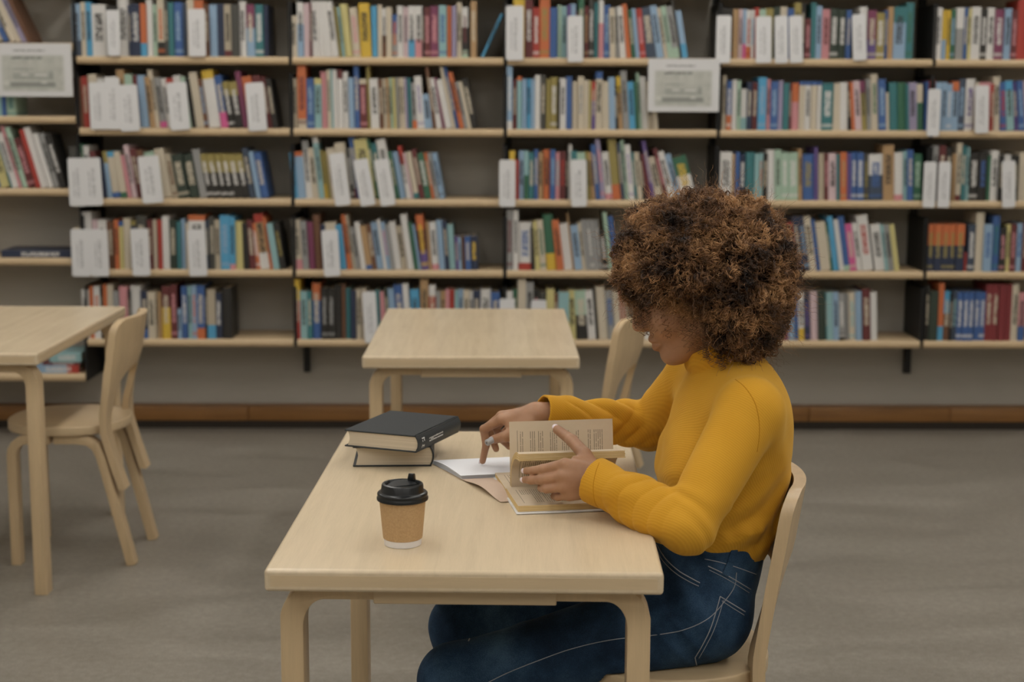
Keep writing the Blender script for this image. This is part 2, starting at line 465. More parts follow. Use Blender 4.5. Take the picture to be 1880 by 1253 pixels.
# every row: zoom origin and scale of the measurement, bay, shelf row, first x, then "right-edge top colour" ; ~n = lean in percent, @x = jump
Z1 = (0, 0, 3.4815); Z2 = (0, 220, 3.4815); Z3 = (0, 490, 3.357); Z4 = (520, 0, 4.476); Z5 = (520, 240, 4.476); Z6 = (520, 490, 2.765)
Z7 = (900, 0, 4.2727); Z8 = (900, 240, 4.2727); Z9 = (1300, 0, 3.2414); Z10 = (1300, 240, 3.2414); Z11 = (1400, 480, 3.9167)
ROWS = [
 (Z1, 0, 0, -20, "~45 30 -40 c,75 -60 b,115 -60 c,150 -70 c,185 -60 lv,212 -20 br"),
 (Z1, 0, 1, -60, "-10 590 c,22 600 lt,50 600 b,112 590 lg=t"),
 (Z2, 0, 2, -40, "~15 15 120 b,75 100 ly,90 95 t,130 80 w,150 40 p,185 45 lg,240 110 dr=p,270 60 r,312 45 w,350 85 w,392 85 gy=k,432 95 k=w"),
 (Z1, 1, 0, 468, "530 25 lb_db30,560 15 c,598 15 sk,690 30 w,765 40 k,832 -8 w,850 35 nb,905 25 nb=w,945 25 o_sk25,985 -5 w,1015 30 lg,1060 -8 c_k25=o,1085 5 dk,1120 15 t,1175 15 b=lb,1205 20 db,1250 -5 c,1310 0 o,1345 30 br,1395 30 lb,1440 25 nb,1485 30 be_dr12,1535 30 dk,1580 10 w,1635 30 m_lb55,1690 30 t=w,1720 35 nb"),
 (Z1, 1, 1, 495, "~2 545 495 br,585 490 r,640 475 c,690 500 w,770 490 w,820 445 tn,870 475 lg,900 480 dr,~5 962 480 lb,~7 1000 490 tn,1030 445 c,1075 495 gy_hp12,1110 500 w,1150 500 r,1205 480 w,1230 490 lg,1260 500 k,1310 460 c,1340 500 br=lb,1415 445 w^y15,1465 480 b_hp30,~8 1510 520 k^gl30=w,1560 520 k^gl30=w,1595 455 m,1660 485 o,1715 480 dr,1745 490 dr,1780 500 k"),
 (Z2, 1, 2, 470, "~3 530 170 dk,560 155 g,600 165 w,640 200 dr,690 245 nb,~9 725 200 lb^gl25,780 200 c_b12^sk12,820 200 c_g12,850 225 p,885 160 lp,930 180 dr,970 190 br,1040 200 lg,1105 180 c,1145 215 be=br,1215 215 dg=c,1285 215 dg=c,1330 185 gy,1370 215 k^gl42=w,1420 215 k^gl42=w,1460 215 k^gl42=w,1505 215 k^gl42=w,1555 215 k^gl42=w,1600 215 k^gl42=w,1640 180 db,1670 200 lb,1720 205 b"),
 (Z2, 1, 3, 480, "540 690 c,600 590 w,640 640 lp,695 640 w,740 650 br,770 640 o,800 650 ly^b10,845 630 c,880 645 nb^gl10,950 615 dk,985 640 dr,1015 640 c,1045 640 r,1090 615 w,1140 640 dg,1165 650 t,1195 635 lb,1215 660 c,1320 610 w^o10,1345 640 db,1380 620 dk,1415 640 be,1475 610 sk=lb,1510 620 sk_p10,1560 650 ly,~6 1600 660 k,1640 640 dr,~8 1670 660 o=w,1730 600 tn_w30^r15,1750 620 o,1790 660 lt,1830 660 k=gl"),
 (Z3, 1, 4, 515, "565 140 w,590 120 o,630 120 w=o,645 130 k,675 110 o_lp50,710 110 c,745 150 gy,800 120 p,815 150 k,880 115 w,920 150 nb_b20,965 155 c,980 150 be,1005 155 tn,1060 120 dr_y60,1100 110 dr=p,1125 260 lb,1165 120 b=w,1190 120 lt,1220 115 lb=o,1270 115 b_o20,1285 130 k,1335 140 be_sk28,1375 160 nb=w,1435 130 k"),
 (Z4, 2, 0, 62, "120 130 c,175 20 lb^w40,225 30 lp,240 20 dr,~8 300 10 w,350 10 w,400 10 w,460 10 w,~6 490 60 gl,510 60 lt,575 30 ly,~2 640 60 c=p,730 25 y,~0 780 50 sk,815 40 c,850 70 w_br45,895 60 c,940 120 gy^b45=o,990 50 w,1030 60 lp,1085 50 w_sk35,1145 50 w_p35,1160 60 k,1210 60 dr=p,1280 50 m=p,1345 45 lt=b,1385 50 o,1425 50 lv,1470 20 c,1520 60 k^w40_lg15=dr,1540 60 k,1590 10 tn=c,@1625 ~-47 1650 110 sk"),
 (Z4, 2, 1, 75, "125 645 be,195 540 o_c15=dr,260 645 b=lb,320 645 lt^ly12,~1 370 590 p,400 575 c,420 570 lt,455 575 w,500 575 w^dr15,545 590 w,590 640 lb,635 540 b,695 650 dr^c10=p,725 545 gl,~2 795 645 w,830 650 br,860 650 be,885 645 tn,910 640 lg,935 640 ly,960 640 gy,985 640 c,1010 640 c,1030 640 lv,1065 640 t,1105 680 gy_o18,~7 1165 625 w=lv,1230 770 lb,~10 1260 550 br,1310 640 w,1335 640 m,~12 1390 650 w,1420 550 c,1450 545 b,1490 590 o,1520 670 gy,1550 670 c,1600 640 k"),
 (Z5, 2, 2, 80, "~4 125 180 sk,190 170 lb^o10,245 80 w^gy20,~6 300 140 c,345 50 lt^w10,370 160 gl_y30,400 170 gl,470 140 c,560 95 c,590 150 dk=w,610 140 gy_dr20,~10 660 50 b,770 60 ly,800 70 g,850 100 t,925 65 w,960 170 g,1015 170 lb,1050 125 w^r35,1075 180 lp,1125 170 c_t12,1165 150 dr,1220 180 g=w,1250 180 o=c,1285 180 gy,1330 180 lb=db"),
 (Z5, 2, 3, 95, "~3 165 730 c_p20=dk,215 745 gy,270 750 m,330 690 br,370 770 nb,~6 470 750 c,525 770 sk,570 690 o,~8 600 690 be,640 790 gy,685 750 w,735 780 tn_b10,775 770 br,830 750 lb,855 730 w,890 750 lb=p,925 770 gy,975 745 w,1025 780 be,1080 685 w,1110 750 g,1135 770 lb,~4 1200 690 dr^o28_pu35=y,1225 750 tn,1285 750 w_p12,1335 735 lb,1370 740 nb,1420 770 lt,~2 1445 870 pu,1470 880 lb,1500 870 br,1545 870 b,1605 865 nb=y"),
 (Z6, 2, 4, 62, "90 65 r^y35,125 125 lt,150 125 t,195 85 b^o30,230 110 k=gy,265 110 k=gy,300 95 k,320 90 br,345 110 t,372 120 nb,400 115 c,425 110 be,475 130 w,~4 500 120 t,530 125 p,550 110 dg,580 110 lb,625 90 b,655 85 w,~0 700 115 sk,740 65 tn,775 95 r^w20,800 125 gy,825 125 tn,845 115 p,870 115 r,890 120 lt,915 115 lb,945 120 c,965 125 w,1000 120 nb,1055 115 w_r35=dk,1100 130 b"),
 (Z7, 3, 0, 135, "180 50 w,270 -10 y,335 0 dr=w,385 60 r=w,468 -20 o=gl,525 60 b,560 40 lg,600 50 lt,630 40 pu,670 30 lb,690 90 dr,735 -10 g,770 50 dr=tn,815 0 dk=w,845 20 t,890 0 p^w40,940 40 b=lb,~3 985 60 c,1020 60 gy,~6 1070 50 w,1110 30 o,1145 75 g,1175 65 lb,1225 65 r=p,~10 1310 50 db,1365 40 lb,1400 60 c,1440 45 lg,1490 45 gy_lg20,1510 0 dk,1555 80 lb_sk30"),
 (Z7, 3, 1, 128, "175 515 lb_w12=w,210 620 dr,250 600 lt^o8,285 620 lb,320 620 sk,350 620 lb,395 590 w,435 590 dk,470 620 gl,530 605 gl=w,545 640 k,595 615 w,640 600 b,685 640 c,735 600 c=gy,770 630 c,795 635 ly,825 640 pu^r40,880 565 c^b12,935 640 c,~4 985 605 lb,1010 700 k,1045 600 tn^y30,1095 555 gy,1145 640 sk,1170 640 g,1195 570 lg,1240 600 w,1280 640 be,1320 680 c"),
 (Z8, 3, 2, 150, "195 160 y,225 230 r,265 160 lb,300 160 lt_g50,345 170 t,375 150 b,415 170 tn,470 150 o,510 150 b=lb,545 170 p=lt,590 165 dr=r,615 180 k,640 110 w,~3 690 160 t,760 170 lg,790 165 gl,~6 830 170 tn,865 110 b,905 65 lv=p,965 165 w_p12,1030 65 gl_o25,1060 100 db,1090 75 lg,1135 110 w=lv,1160 170 t,1200 170 c,~14 1230 180 k,1270 180 dr,1300 80 pu,~16 1370 200 c,1405 140 dr=p,1460 160 w,1510 180 lb,1625 190 w^g45=y"),
 (Z8, 3, 3, 125, "180 620 gy=dr,220 625 w,325 720 w_r15=b,~5 355 760 k,395 710 ly,445 700 c=g,525 655 g_y30,~7 580 700 o,650 725 w,665 650 tn,725 740 lb,755 720 c,790 700 gy,825 700 gy=w,860 700 gy,890 700 gy=w,930 780 k=w,965 640 lg,1010 670 b"),
 (Z6, 3, 4, 1132, "1165 125 w,1190 115 g,1232 65 c,1270 80 gy,1300 115 k=p,1335 130 dk,1375 115 ly,1395 140 br,1450 130 lt,~5 1490 120 ly,1550 120 k^lg50,1590 120 w,1605 110 k,1650 100 c,1690 120 gy=b,1720 120 c,1750 120 r,1800 130 be,1830 130 t,1880 130 w"),
 (Z9, 4, 0, 45, "75 70 k,105 45 k=w,145 50 k=r,180 55 tn,205 55 lp,225 55 lb_hp30,255 60 w_o25=r,275 60 w=sk,300 45 r,340 55 lg,385 50 gl,425 40 dg,470 40 c,510 50 b,550 15 gl,575 20 k,610 110 dr=p,640 15 t,675 35 lb,725 55 p=dr,775 50 dg=w,820 55 dg=w,850 60 b,900 75 k,945 40 w,1000 60 m_pu40=c,1050 75 gl=w,1070 60 b,1100 40 tn,1175 40 lb^t30,1220 15 t=g"),
 (Z9, 4, 1, 80, "108 450 be,140 480 b_o30=w,170 475 w,195 480 lg,230 530 w_lt30,260 490 nb,295 490 dr,345 460 sk=lb,370 470 p,415 485 b=lb,445 480 lv,480 495 t,495 495 dr,540 495 p^o40,575 485 c^b8,610 485 w^b8,645 485 c^b8,675 485 w^b8,745 495 t=w,790 495 c,~5 835 490 w,860 500 k,880 490 o,920 480 lp,950 480 gl^m25,~3 975 470 gy,1020 440 c=g,1065 470 b=lb,1085 550 c,1135 490 t,1185 490 g,1200 500 t,1250 490 lv,1285 500 c_g60"),
 (Z9, 5, 1, 1292, "1310 485 b,1350 480 r,1390 490 lb,1420 490 lb,1450 500 lb=w,1490 485 lb^o20,1530 470 db=lb,1585 470 w=pu,1610 490 c,1680 490 p,1700 500 r,~6 1745 455 c,1785 490 b=r,1830 480 lt^sk20,1860 490 pu,1895 480 b=lb,1930 480 lp"),
 (Z9, 5, 0, 1347, "1390 45 w,1420 60 lb^y60,1440 60 y,1475 55 g=lb,1520 45 gy^w40,1545 45 b,1565 50 ly,1620 40 w=k,1660 50 k=w,1705 45 w,1760 55 m=w,1805 50 lb,1840 60 dr=p,1900 -5 r"),
 (Z10, 4, 2, 68, "140 128 w,160 140 tn,185 130 b,220 140 nb=w,275 130 t,300 140 lt,325 135 lt=o,355 135 k,~2 400 115 w,440 115 lg,480 130 lg=w,540 130 lg=w,565 110 tn,635 140 b=gl,660 100 pu,695 135 be,720 135 dr=p,770 135 lp,790 140 t,830 130 o=tn,855 135 pu,890 130 b=w,930 130 b=w,960 140 dk=gl,1045 140 db^w45=b,1110 85 tn,1165 130 w_p12,1190 120 lt,1225 115 b,1280 140 g=lg"),
 (Z10, 5, 2, 1297, "1330 95 k,1370 90 gy,1410 90 dr,1450 100 k,1475 140 tn,1505 75 c_dr10,1535 90 t,1555 100 lt,1610 130 k=w,1660 130 k=b,1680 150 g,1730 120 w,1760 150 k,1800 145 w,1850 150 k,1900 130 c"),
 (Z10, 4, 3, 440, "~9 500 560 gl,540 550 r,575 510 nb,610 510 nb=lb,650 510 c,675 530 b,735 540 c,750 560 g,785 510 sk,815 530 w,850 510 b_lg10,890 555 hp=c,925 550 w,990 500 w=r,1000 560 k,1060 555 w,1080 560 lt,1115 560 gy,1145 560 ly"),
 (Z10, 5, 3, 1305, "1345 560 nb^o45=gl,1390 560 nb^o45=gl,1435 560 nb^o45=gl,1475 560 nb^o45=gl,1525 560 nb^o45=gl,1545 730 r,1590 560 db=w,1640 490 c,1690 560 lb=b,1735 510 b=t,1775 580 k=p,1800 560 ly,1835 560 dr=p,1870 555 lb=b,1910 555 dr"),
 (Z11, 4, 4, 100, "~3 150 230 lb,190 240 m,235 220 lb,265 215 b,305 225 w_y25,350 235 nb=pu,405 220 lp,460 215 dg,470 230 t,515 225 lt,555 225 lb,600 235 gy_k15=w,630 235 gy,675 225 c=lt,725 220 lb,785 200 dr,830 225 w"),
 (Z11, 5, 4, 1167, "1200 180 k,1260 220 dg,1300 160 o_sk25,1345 220 br^sk45,1365 240 k,1395 215 db=lt,1440 225 b=w,1480 225 b=w,1520 225 b=w,1560 225 b=w,1600 225 b=w,1650 170 cr,1695 170 cr,1745 170 cr,1790 170 cr,1840 170 c,1890 230 p_b30"),
]
ORD = 'first second third fourth fifth sixth seventh eighth ninth tenth eleventh twelfth thirteenth fourteenth fifteenth sixteenth seventeenth eighteenth nineteenth twentieth'.split()
def ordinal(n):
    if n <= 20: return ORD[n - 1]
    t, u = divmod(n, 10)
    return {2: 'twenty', 3: 'thirty', 4: 'forty'}[t] + '-' + ORD[u - 1] if u else {3: 'thirtieth', 4: 'fortieth'}[t]
SHELFN = ['top', 'second', 'third', 'fourth', 'bottom']
import re
rnd = random.Random(4)
BOOKS = []
for (zo, bay, row, x0, s) in ROWS:
    ox, oy, k = zo
    zb = (ROWZ0 if bay == 0 else ROWZ)[row]
    lean, cur, xl, cnt = 0.0, None, x0, 0
    for tok in s.split(','):
        q = tok.split()
        while q[0][0] in '~@':
            if q[0][0] == '~': lean = float(q[0][1:]) / 100
            else: xl = float(q[0][1:])
            q = q[1:]
        xr, top, cs = float(q[0]), float(q[1]), q[2]
        mm = re.match(r'([a-z]+)(.*)', cs)
        d = dict(c1=mm.group(1), lo=0.0, hi=1.0, ti=0.0, c2='k', c3='k', c4='k')
        for op, cc, nn in re.findall(r'([_^=])([a-z]+)(\d*)', mm.group(2)):
            if op == '_': d['c2'] = cc; d['lo'] = int(nn) / 100
            elif op == '^': d['c4'] = cc; d['hi'] = 1 - int(nn) / 100
            else: d['c3'] = cc; d['ti'] = 0.3 + 0.7 * rnd.random()
        if d['ti'] == 0.0 and rnd.random() < 0.55:
            d['c3'] = 'k' if sum(PAL[d['c1']]) > 330 else 'c'
            d['ti'] = 0.05 + 0.4 * rnd.random()
        cnt += 1
        v = 0.014 + 0.014 * rnd.random()
        Y = SHY + v
        A = aty(ox + xl / k, oy + 0, Y); 
        # px row where this shelf's top lies, to read x at the base
        pyb = 626.5
        for _ in range(3):
            P_ = aty(ox + xl / k, pyb, Y)
            pyb += (P_.z - zb) * CAM_F / (Y / math.cos(CAM_P)) 
        L = aty(ox + xl / k, pyb, Y); Rr = aty(ox + xr / k, pyb, Y); T = aty(ox + xl / k, oy + top / k, Y)
        wd = Rr.x - L.x
        tgt = lean * 1.75 if abs(lean) < 0.3 else lean
        if cur is None or abs(lean) > 0.3: cur = tgt
        cur += max(-0.03, min(0.03, tgt - cur))
        a = math.atan(cur)
        th = max(0.006, wd * math.cos(a) - 0.0006)
        hh = max(0.08, min((T.z - zb - (th * math.sin(abs(a)))) / math.cos(a), 0.262 if bay else 0.27))
        u = (L.x - SHX)
        zz = zb
        if a < 0:
            zz = zb + th * math.sin(-a)
        BOOKS.append(dict(d, bay=bay, row=row, n=cnt, u=u, v=v, z=zz + 0.0004, th=th, h=hh, a=a, dep=min(0.2, 0.125 + 0.05 * rnd.random() + hh * 0.08), area=th * hh, rd=rnd.random() < 0.5))
        xl = xr
# what the reading tables, the woman and the signs hide
def hidden(b):
    if b['bay'] == 3 and b['row'] == 4 and b['n'] > 16: return 0.25
    if b['bay'] == 2 and b['row'] == 4 and b['n'] > 13: return 0.35
    if b['bay'] == 0 and b['row'] == 0: return 0.4
    if b['bay'] == 4 and b['row'] == 3 and b['n'] < 3: return 0.4
    return 1.0
order = sorted(range(len(BOOKS)), key=lambda i: -BOOKS[i]['area'] * hidden(BOOKS[i]))
single = set(order[:300])
BAYW = ['leftmost bay', 'second bay', 'third bay', 'fourth bay', 'fifth bay', 'rightmost bay']
rows_cnt = {}
for b in BOOKS: rows_cnt[(b['bay'], b['row'])] = max(rows_cnt.get((b['bay'], b['row']), 0), b['n'])
mv, mf, mm_i, mluv, mc = [], [], [], [], {'c1': [], 'c2': [], 'c3': [], 'c4': [], 'lim': []}
for i, b in enumerate(BOOKS):
    me = BOOK_ME[0 if b['rd'] else 1]
    p = SH(b['u'], b['v'], b['z'])
    lim = (b['lo'], b['hi'], b['ti'])
    if i in single:
        o = link('book', me, None, None, p, (0, -b['a'], SHA))
        o.scale = (b['th'], b['dep'], b['h'])
        o['c1'] = ALB[b['c1']]; o['c2'] = ALB[b['c2']]; o['c3'] = ALB[b['c3']]; o['c4'] = ALB[b['c4']]; o['lim'] = lim
        nm = NAM[b['c1']]
        if b['hi'] < 0.93: nm += ' and ' + NAM[b['c4']]
        elif b['lo'] > 0.07: nm += ' and ' + NAM[b['c2']]
        sh = SHELFN[b['row']] if b['bay'] else ['top', 'second', 'third'][b['row']]
        lb_ = f"{nm} book, {ordinal(b['n'])} from left, {sh} shelf, {BAYW[b['bay']]}"
        tag(o, lb_, 'book', f"books on the {sh} shelf of the {BAYW[b['bay']]}")
    else:
        Mx = Matrix.Translation(p) @ Matrix.Rotation(SHA, 4, 'Z') @ Matrix.Rotation(-b['a'], 4, 'Y') @ Matrix.Diagonal((b['th'], b['dep'], b['h'], 1))
        n0 = len(mv)
        for vv in me.vertices:
            mv.append(Mx @ vv.co); mluv.append(tuple(vv.co))
            for kk in ('c1', 'c2', 'c3', 'c4'): mc[kk].append((*ALB[b[kk]], 1))
            mc['lim'].append(lim)
        for pl in me.polygons:
            mf.append([n0 + q for q in pl.vertices]); mm_i.append(pl.material_index)
me = pydata('small_books', mv, mf)
me.materials.append(M['cover_mass']); me.materials.append(M['pages'])
me.polygons.foreach_set('material_index', mm_i)
add_luv(me, mluv)
for kk in ('c1', 'c2', 'c3', 'c4'):
    at = me.attributes.new(kk, 'FLOAT_COLOR', 'POINT'); at.data.foreach_set('color', np.asarray(mc[kk], np.float32).ravel())
at = me.attributes.new('lim', 'FLOAT_VECTOR', 'POINT'); at.data.foreach_set('vector', np.asarray(mc['lim'], np.float32).ravel())
tag(link('thin_books', me), 'the many thinner books filling the gaps on all the shelves', 'books', None, 'stuff')

# flat books on the leftmost bay
def flat_book(px0, px1, py0, py1, zb, c, dep, label, c2='k', lo=0.0, rz=0.0):
    Y = SHY + 0.03
    A = aty(px0, py0, Y); B = aty(px1, py0, Y)
    zt = aty(px0, py0, Y).z; zl = aty(px0, py1, Y).z
    th = zt - zl
    o = link('lying_book', BOOK_ME[1], None, None, SH(A.x - SHX, 0.03, zb + th), (0, math.radians(90), SHA + rz))
    o.scale = (th, dep, B.x - A.x)
    o['c1'] = ALB[c]; o['c2'] = ALB[c2]; o['c3'] = ALB['w']; o['c4'] = ALB['k']; o['lim'] = (lo, 1.0, 0.4)
    tag(o, label, 'book', 'books lying flat in the leftmost bay')
    return zb + th
flat_book(4, 132, 460, 473, 0.769, 'nb', 0.2, 'navy book lying flat alone on a leftmost bay shelf')
z_ = flat_book(62, 146, 672, 687, 0.278, 'r', 0.2, 'blue and red book at the bottom of the flat stack', 'lb', 0.0)
bpy.data.objects['lying_book.001']['c1'] = ALB['lb']; bpy.data.objects['lying_book.001']['c4'] = ALB['r']; bpy.data.objects['lying_book.001']['lim'] = (0.0, 0.74, 0.4)
z_ = flat_book(80, 148, 666, 671, z_, 'dr', 0.19, 'thin dark red book in the middle of the flat stack')
z_ = flat_book(92, 150, 648, 665, z_, 'lt', 0.19, 'pale teal book on top of the flat stack')

# white shelf markers and printed signs
def mk_marker():
    t = NT('marker_card')
    tc = t.n('ShaderNodeTexCoord')
    s = t.n('ShaderNodeSeparateXYZ'); t.l(tc.outputs['Generated'], s.inputs[0])
    x, y, z = s.outputs
    oi = t.n('ShaderNodeObjectInfo').outputs['Random']
    wv = t.n('ShaderNodeCombineXYZ'); t.l(t.math('MULTIPLY', x, 9.0), wv.inputs[0]); t.l(t.math('MULTIPLY', z, 34.0), wv.inputs[1]); t.l(t.math('MULTIPLY', oi, 40.0), wv.inputs[2])
    no = t.noise(wv.outputs[0], 1.0, 1)
    def line(x0, hw, z0, hz):
        return t.math('MULTIPLY', t.math('LESS_THAN', t.math('ABSOLUTE', t.math('SUBTRACT', x, x0)), hw), t.math('LESS_THAN', t.math('ABSOLUTE', t.math('SUBTRACT', z, z0)), hz))
    ms = t.math('ADD', line(0.55, 0.09, 0.48, 0.3), line(0.32, 0.045, 0.46, 0.26), clamp=True)
    ms = t.math('MULTIPLY', ms, t.math('GREATER_THAN', no, 0.45))
    c = t.mix(t.math('MULTIPLY', ms, 0.38), (0.74, 0.735, 0.735), (0.12, 0.12, 0.12))
    return t.fin(c, 0.4, 0.4)
M['marker'] = mk_marker()
MARK = [
 (Z1, 1, 0, '692 765 65 358 0,1212 1312 58 362 0'), (Z1, 1, 1, '585 688 528 828 1,690 770 495 828 1,778 892 545 842 4,1095 1212 530 835 5,1592 1705 532 840 5'),
 (Z2, 1, 2, '452 550 245 552 1,552 655 245 550 3,918 1042 236 538 7'), (Z2, 1, 3, '468 575 700 1000 0,588 694 700 1000 1,853 957 697 998 2,1215 1322 702 1000 2'),
 (Z5, 2, 2, '430 552 190 622 9,640 758 240 626 13,805 925 240 626 12'), (Z5, 2, 3, '338 468 820 1200 4'), (Z6, 2, 4, '416 482 128 388 4'),
 (Z7, 3, 0, '122 262 45 474 0,606 732 125 488 1'), (Z8, 3, 2, '70 198 230 598 0,636 764 230 598 2'), (Z6, 3, 4, '1098 1176 163 388 0,1258 1336 170 388 0'),
 (Z9, 4, 0, '46 140 92 376 0,284 386 98 376 2,400 486 95 378 3,488 576 95 376 4,866 958 86 362 5'), (Z9, 5, 1, '1304 1392 530 812 0,1592 1688 510 795 3'),
 (Z10, 5, 2, '1280 1366 186 460 0,1367 1452 186 460 0,1756 1850 182 462 4'),
]
for zo, bay, row, s in MARK:
    ox, oy, k = zo
    items = s.split(',')
    for j, it in enumerate(items):
        xl, xr, yt, yb, ln = map(float, it.split())
        Y = SHY - 0.010
        A = aty(ox + xl / k, oy + yb / k, Y); B = aty(ox + xr / k, oy + yt / k, Y)
        W_, H_ = B.x - A.x, B.z - A.z
        me = prism('shelf_marker', round_rect(0, 0, W_, H_, 0.009, 4), -0.002, 0.002, 'y', 0.0008, 1)
        o = link('shelf_marker', me, M['marker'], None, SH(A.x - SHX, -0.010 - 0.001 * (j % 2), A.z), (0, -math.atan(ln * 1.25 / 100), SHA))
        where = f"{SHELFN[row]} shelf, {BAYW[bay]}"
        which = f"{ordinal(j + 1)} from left of its {len(items)}" if len(items) > 1 else 'the only one'
        tag(o, f"white shelf marker card, {where}, {which}", 'shelf marker', 'white marker cards between the books')
def mk_sign():
    t = NT('printed_sign')
    tc = t.n('ShaderNodeTexCoord')
    s = t.n('ShaderNodeSeparateXYZ'); t.l(tc.outputs['Generated'], s.inputs[0])
    x, y, z = s.outputs
    def rect(x0, x1, z0, z1, soft=0.03):
        fx = t.math('MULTIPLY', t.math('SUBTRACT', x, x0), 1 / soft, clamp=True)
        gx = t.math('MULTIPLY', t.math('SUBTRACT', x1, x), 1 / soft, clamp=True)
        fz = t.math('MULTIPLY', t.math('SUBTRACT', z, z0), 1 / soft, clamp=True)
        gz = t.math('MULTIPLY', t.math('SUBTRACT', z1, z), 1 / soft, clamp=True)
        return t.math('MULTIPLY', t.math('MULTIPLY', fx, gx), t.math('MULTIPLY', fz, gz))
    def text(x0, x1, z0, z1, fr):
        wv = t.n('ShaderNodeCombineXYZ'); t.l(t.math('MULTIPLY', x, fr), wv.inputs[0]); t.l(t.math('MULTIPLY', z, fr * 0.6), wv.inputs[1])
        return t.math('MULTIPLY', rect(x0, x1, z0, z1, 0.008), t.math('GREATER_THAN', t.noise(wv.outputs[0], 1.0, 0), 0.42))
    col = (0.70, 0.695, 0.69)
    pic = t.mix(t.noise(tc.outputs['Generated'], 9, 4, 0.6), (0.36, 0.37, 0.33), (0.66, 0.66, 0.60))
    c = t.mix(rect(0.07, 0.92, 0.075, 0.80, 0.05), col, pic)
    for (a, b_, e, f, v, w_) in ((0.18, 0.80, 0.16, 0.29, (0.22, 0.23, 0.21), 0.75), (0.22, 0.78, 0.30, 0.46, (0.3, 0.31, 0.28), 0.6), (0.32, 0.46, 0.38, 0.44, (0.74, 0.74, 0.7), 0.95),
                                 (0.5, 0.7, 0.37, 0.44, (0.7, 0.7, 0.66), 0.9), (0.58, 0.69, 0.235, 0.295, (0.74, 0.74, 0.7), 0.95), (0.10, 0.2, 0.2, 0.3, (0.68, 0.68, 0.62), 0.7), (0.4, 0.72, 0.10, 0.14, (0.25, 0.26, 0.24), 0.7), (0.7, 0.76, 0.3, 0.5, (0.25, 0.26, 0.24), 0.7)):
        c = t.mix(t.math('MULTIPLY', rect(a, b_, e, f, 0.035), w_), c, v)
    c = t.mix(t.math('MULTIPLY', text(0.24, 0.67, 0.845, 0.885, 60), 0.75), c, (0.13, 0.13, 0.13))
    c = t.mix(t.math('MULTIPLY', text(0.22, 0.62, 0.70, 0.755, 45), 0.75), c, (0.13, 0.13, 0.13))
    c = t.mix(t.math('MULTIPLY', text(0.24, 0.52, 0.50, 0.53, 60), 0.5), c, (0.13, 0.13, 0.13))
    return t.fin(c, 0.25, 0.4)
M['sign'] = mk_sign()
def sign(x0, y0, x1, y1, label):
    Y = SHY - 0.024
    A = aty(x0, y1, Y); B = aty(x1, y0, Y)
    W_, H_ = B.x - A.x, B.z - A.z
    r = empty('printed_sign', SH(A.x - SHX, -0.024, A.z), SHA, label, 'sign', 'printed paper signs hung on the shelf edges')
    link('sheet', prism('sheet', round_rect(0, 0, W_, H_, 0.004, 2), -0.0015, 0.0015, 'y', smooth=False), M['sign'], r)
    for cx in (W_ * 0.2, W_ * 0.8):
        link('hanger_clip', box('hanger_clip', (cx - 0.012, 0.0016, H_ - 0.035), (cx + 0.012, 0.0225, H_ - 0.006), 0.002, 1), M['white_plastic'], r)
sign(-6, 80, 132, 177, 'grey picture sign hung at the far left edge of the photograph')
sign(1189, 108, 1322, 205, 'grey picture sign hung above and left of the curly-haired reader')
# ---------------------------------------------------------------- reading tables
TW, TL, TH, TT = 0.6083, 1.0126, 0.72, 0.0357
def leg_profile(s):
    """outline in x-z of a bent birch leg; s = side (-1 left, 1 right), origin at the table's middle"""
    ox, w_, top, R = TW / 2 - 0.015, 0.037, TH - TT, 0.052
    inner = R - 0.028
    o = [(ox, 0), (ox - w_, 0)]
    # inner bend
    cx, cz = ox - R - 0.006, top - R - 0.006
    o.append((ox - w_, cz - 0.012))
    for k in range(1, 9):
        a = math.radians(90 * k / 8)
        o.append((cx - 0.012 + (w_ and (ox - w_ - cx + 0.012)) * math.cos(a), cz - 0.012 + (top - 0.026 - cz + 0.012) * math.sin(a)))
    o.append((ox - 0.150, top - 0.026))
    o.append((ox - 0.150, top))
    o.append((ox - R - 0.01, top))
    for k in range(1, 10):
        a = math.radians(90 - 90 * k / 10)
        o.append((ox - R - 0.01 + (R + 0.01) * math.cos(a), top - R - 0.01 + (R + 0.01) * math.sin(a)))
    return [(x * s, z) for x, z in o]
def reading_table():
    r = empty('reading_table')
    bm = bmesh.new()
    o = link('tabletop', box('tabletop', (-TW / 2, 0, TH - TT), (TW / 2, TL, TH), 0.0065, 4), M['birch_top'], r)
    o.modifiers.new('even_shading', 'WEIGHTED_NORMAL').keep_sharp = True
    for y_ in (-0.0004, TL - 0.0016):
        link('edge_band', box('edge_band', (-TW / 2 + 0.0095, y_, TH - TT + 0.0092), (TW / 2 - 0.0095, y_ + 0.002, TH - 0.0094)), M['birch_edge'], r)
    for x_ in (-TW / 2 - 0.0004, TW / 2 - 0.0016):
        link('edge_band', box('edge_band', (x_, 0.0095, TH - TT + 0.0092), (x_ + 0.002, TL - 0.0095, TH - 0.0094)), M['birch_edge'], r)
    for y0 in (0.045, TL - 0.045 - 0.055):
        for s in (-1, 1):
            link('leg', prism('leg', leg_profile(s), y0, y0 + 0.055, 'y', 0.0025, 2), M['birch_leg'], r)
        link('apron', box('apron', (-0.142, y0 - 0.004, TH - TT - 0.031), (0.142, y0 + 0.045, TH - TT), 0.0015, 1), M['birch_edge'], r)
    return r
tb = reading_table()
tb.location = (-0.0725, 2.2723, 0); tb.rotation_euler = (0, 0, -0.0193)
tag(tb, 'birch reading table in front, holding the coffee cup and open books', 'table', 'birch reading tables')
t2 = copy_tree(tb)
t2.location = (-0.1143, 4.2707, 0); t2.rotation_euler = (0, 0, 0.0094)
tag(t2, 'empty birch reading table in the middle, in front of the bookcases')
t3 = copy_tree(tb)
t3.location = (-1.332 - TW / 2, 4.2942, 0); t3.rotation_euler = (0, 0, 0.0006)
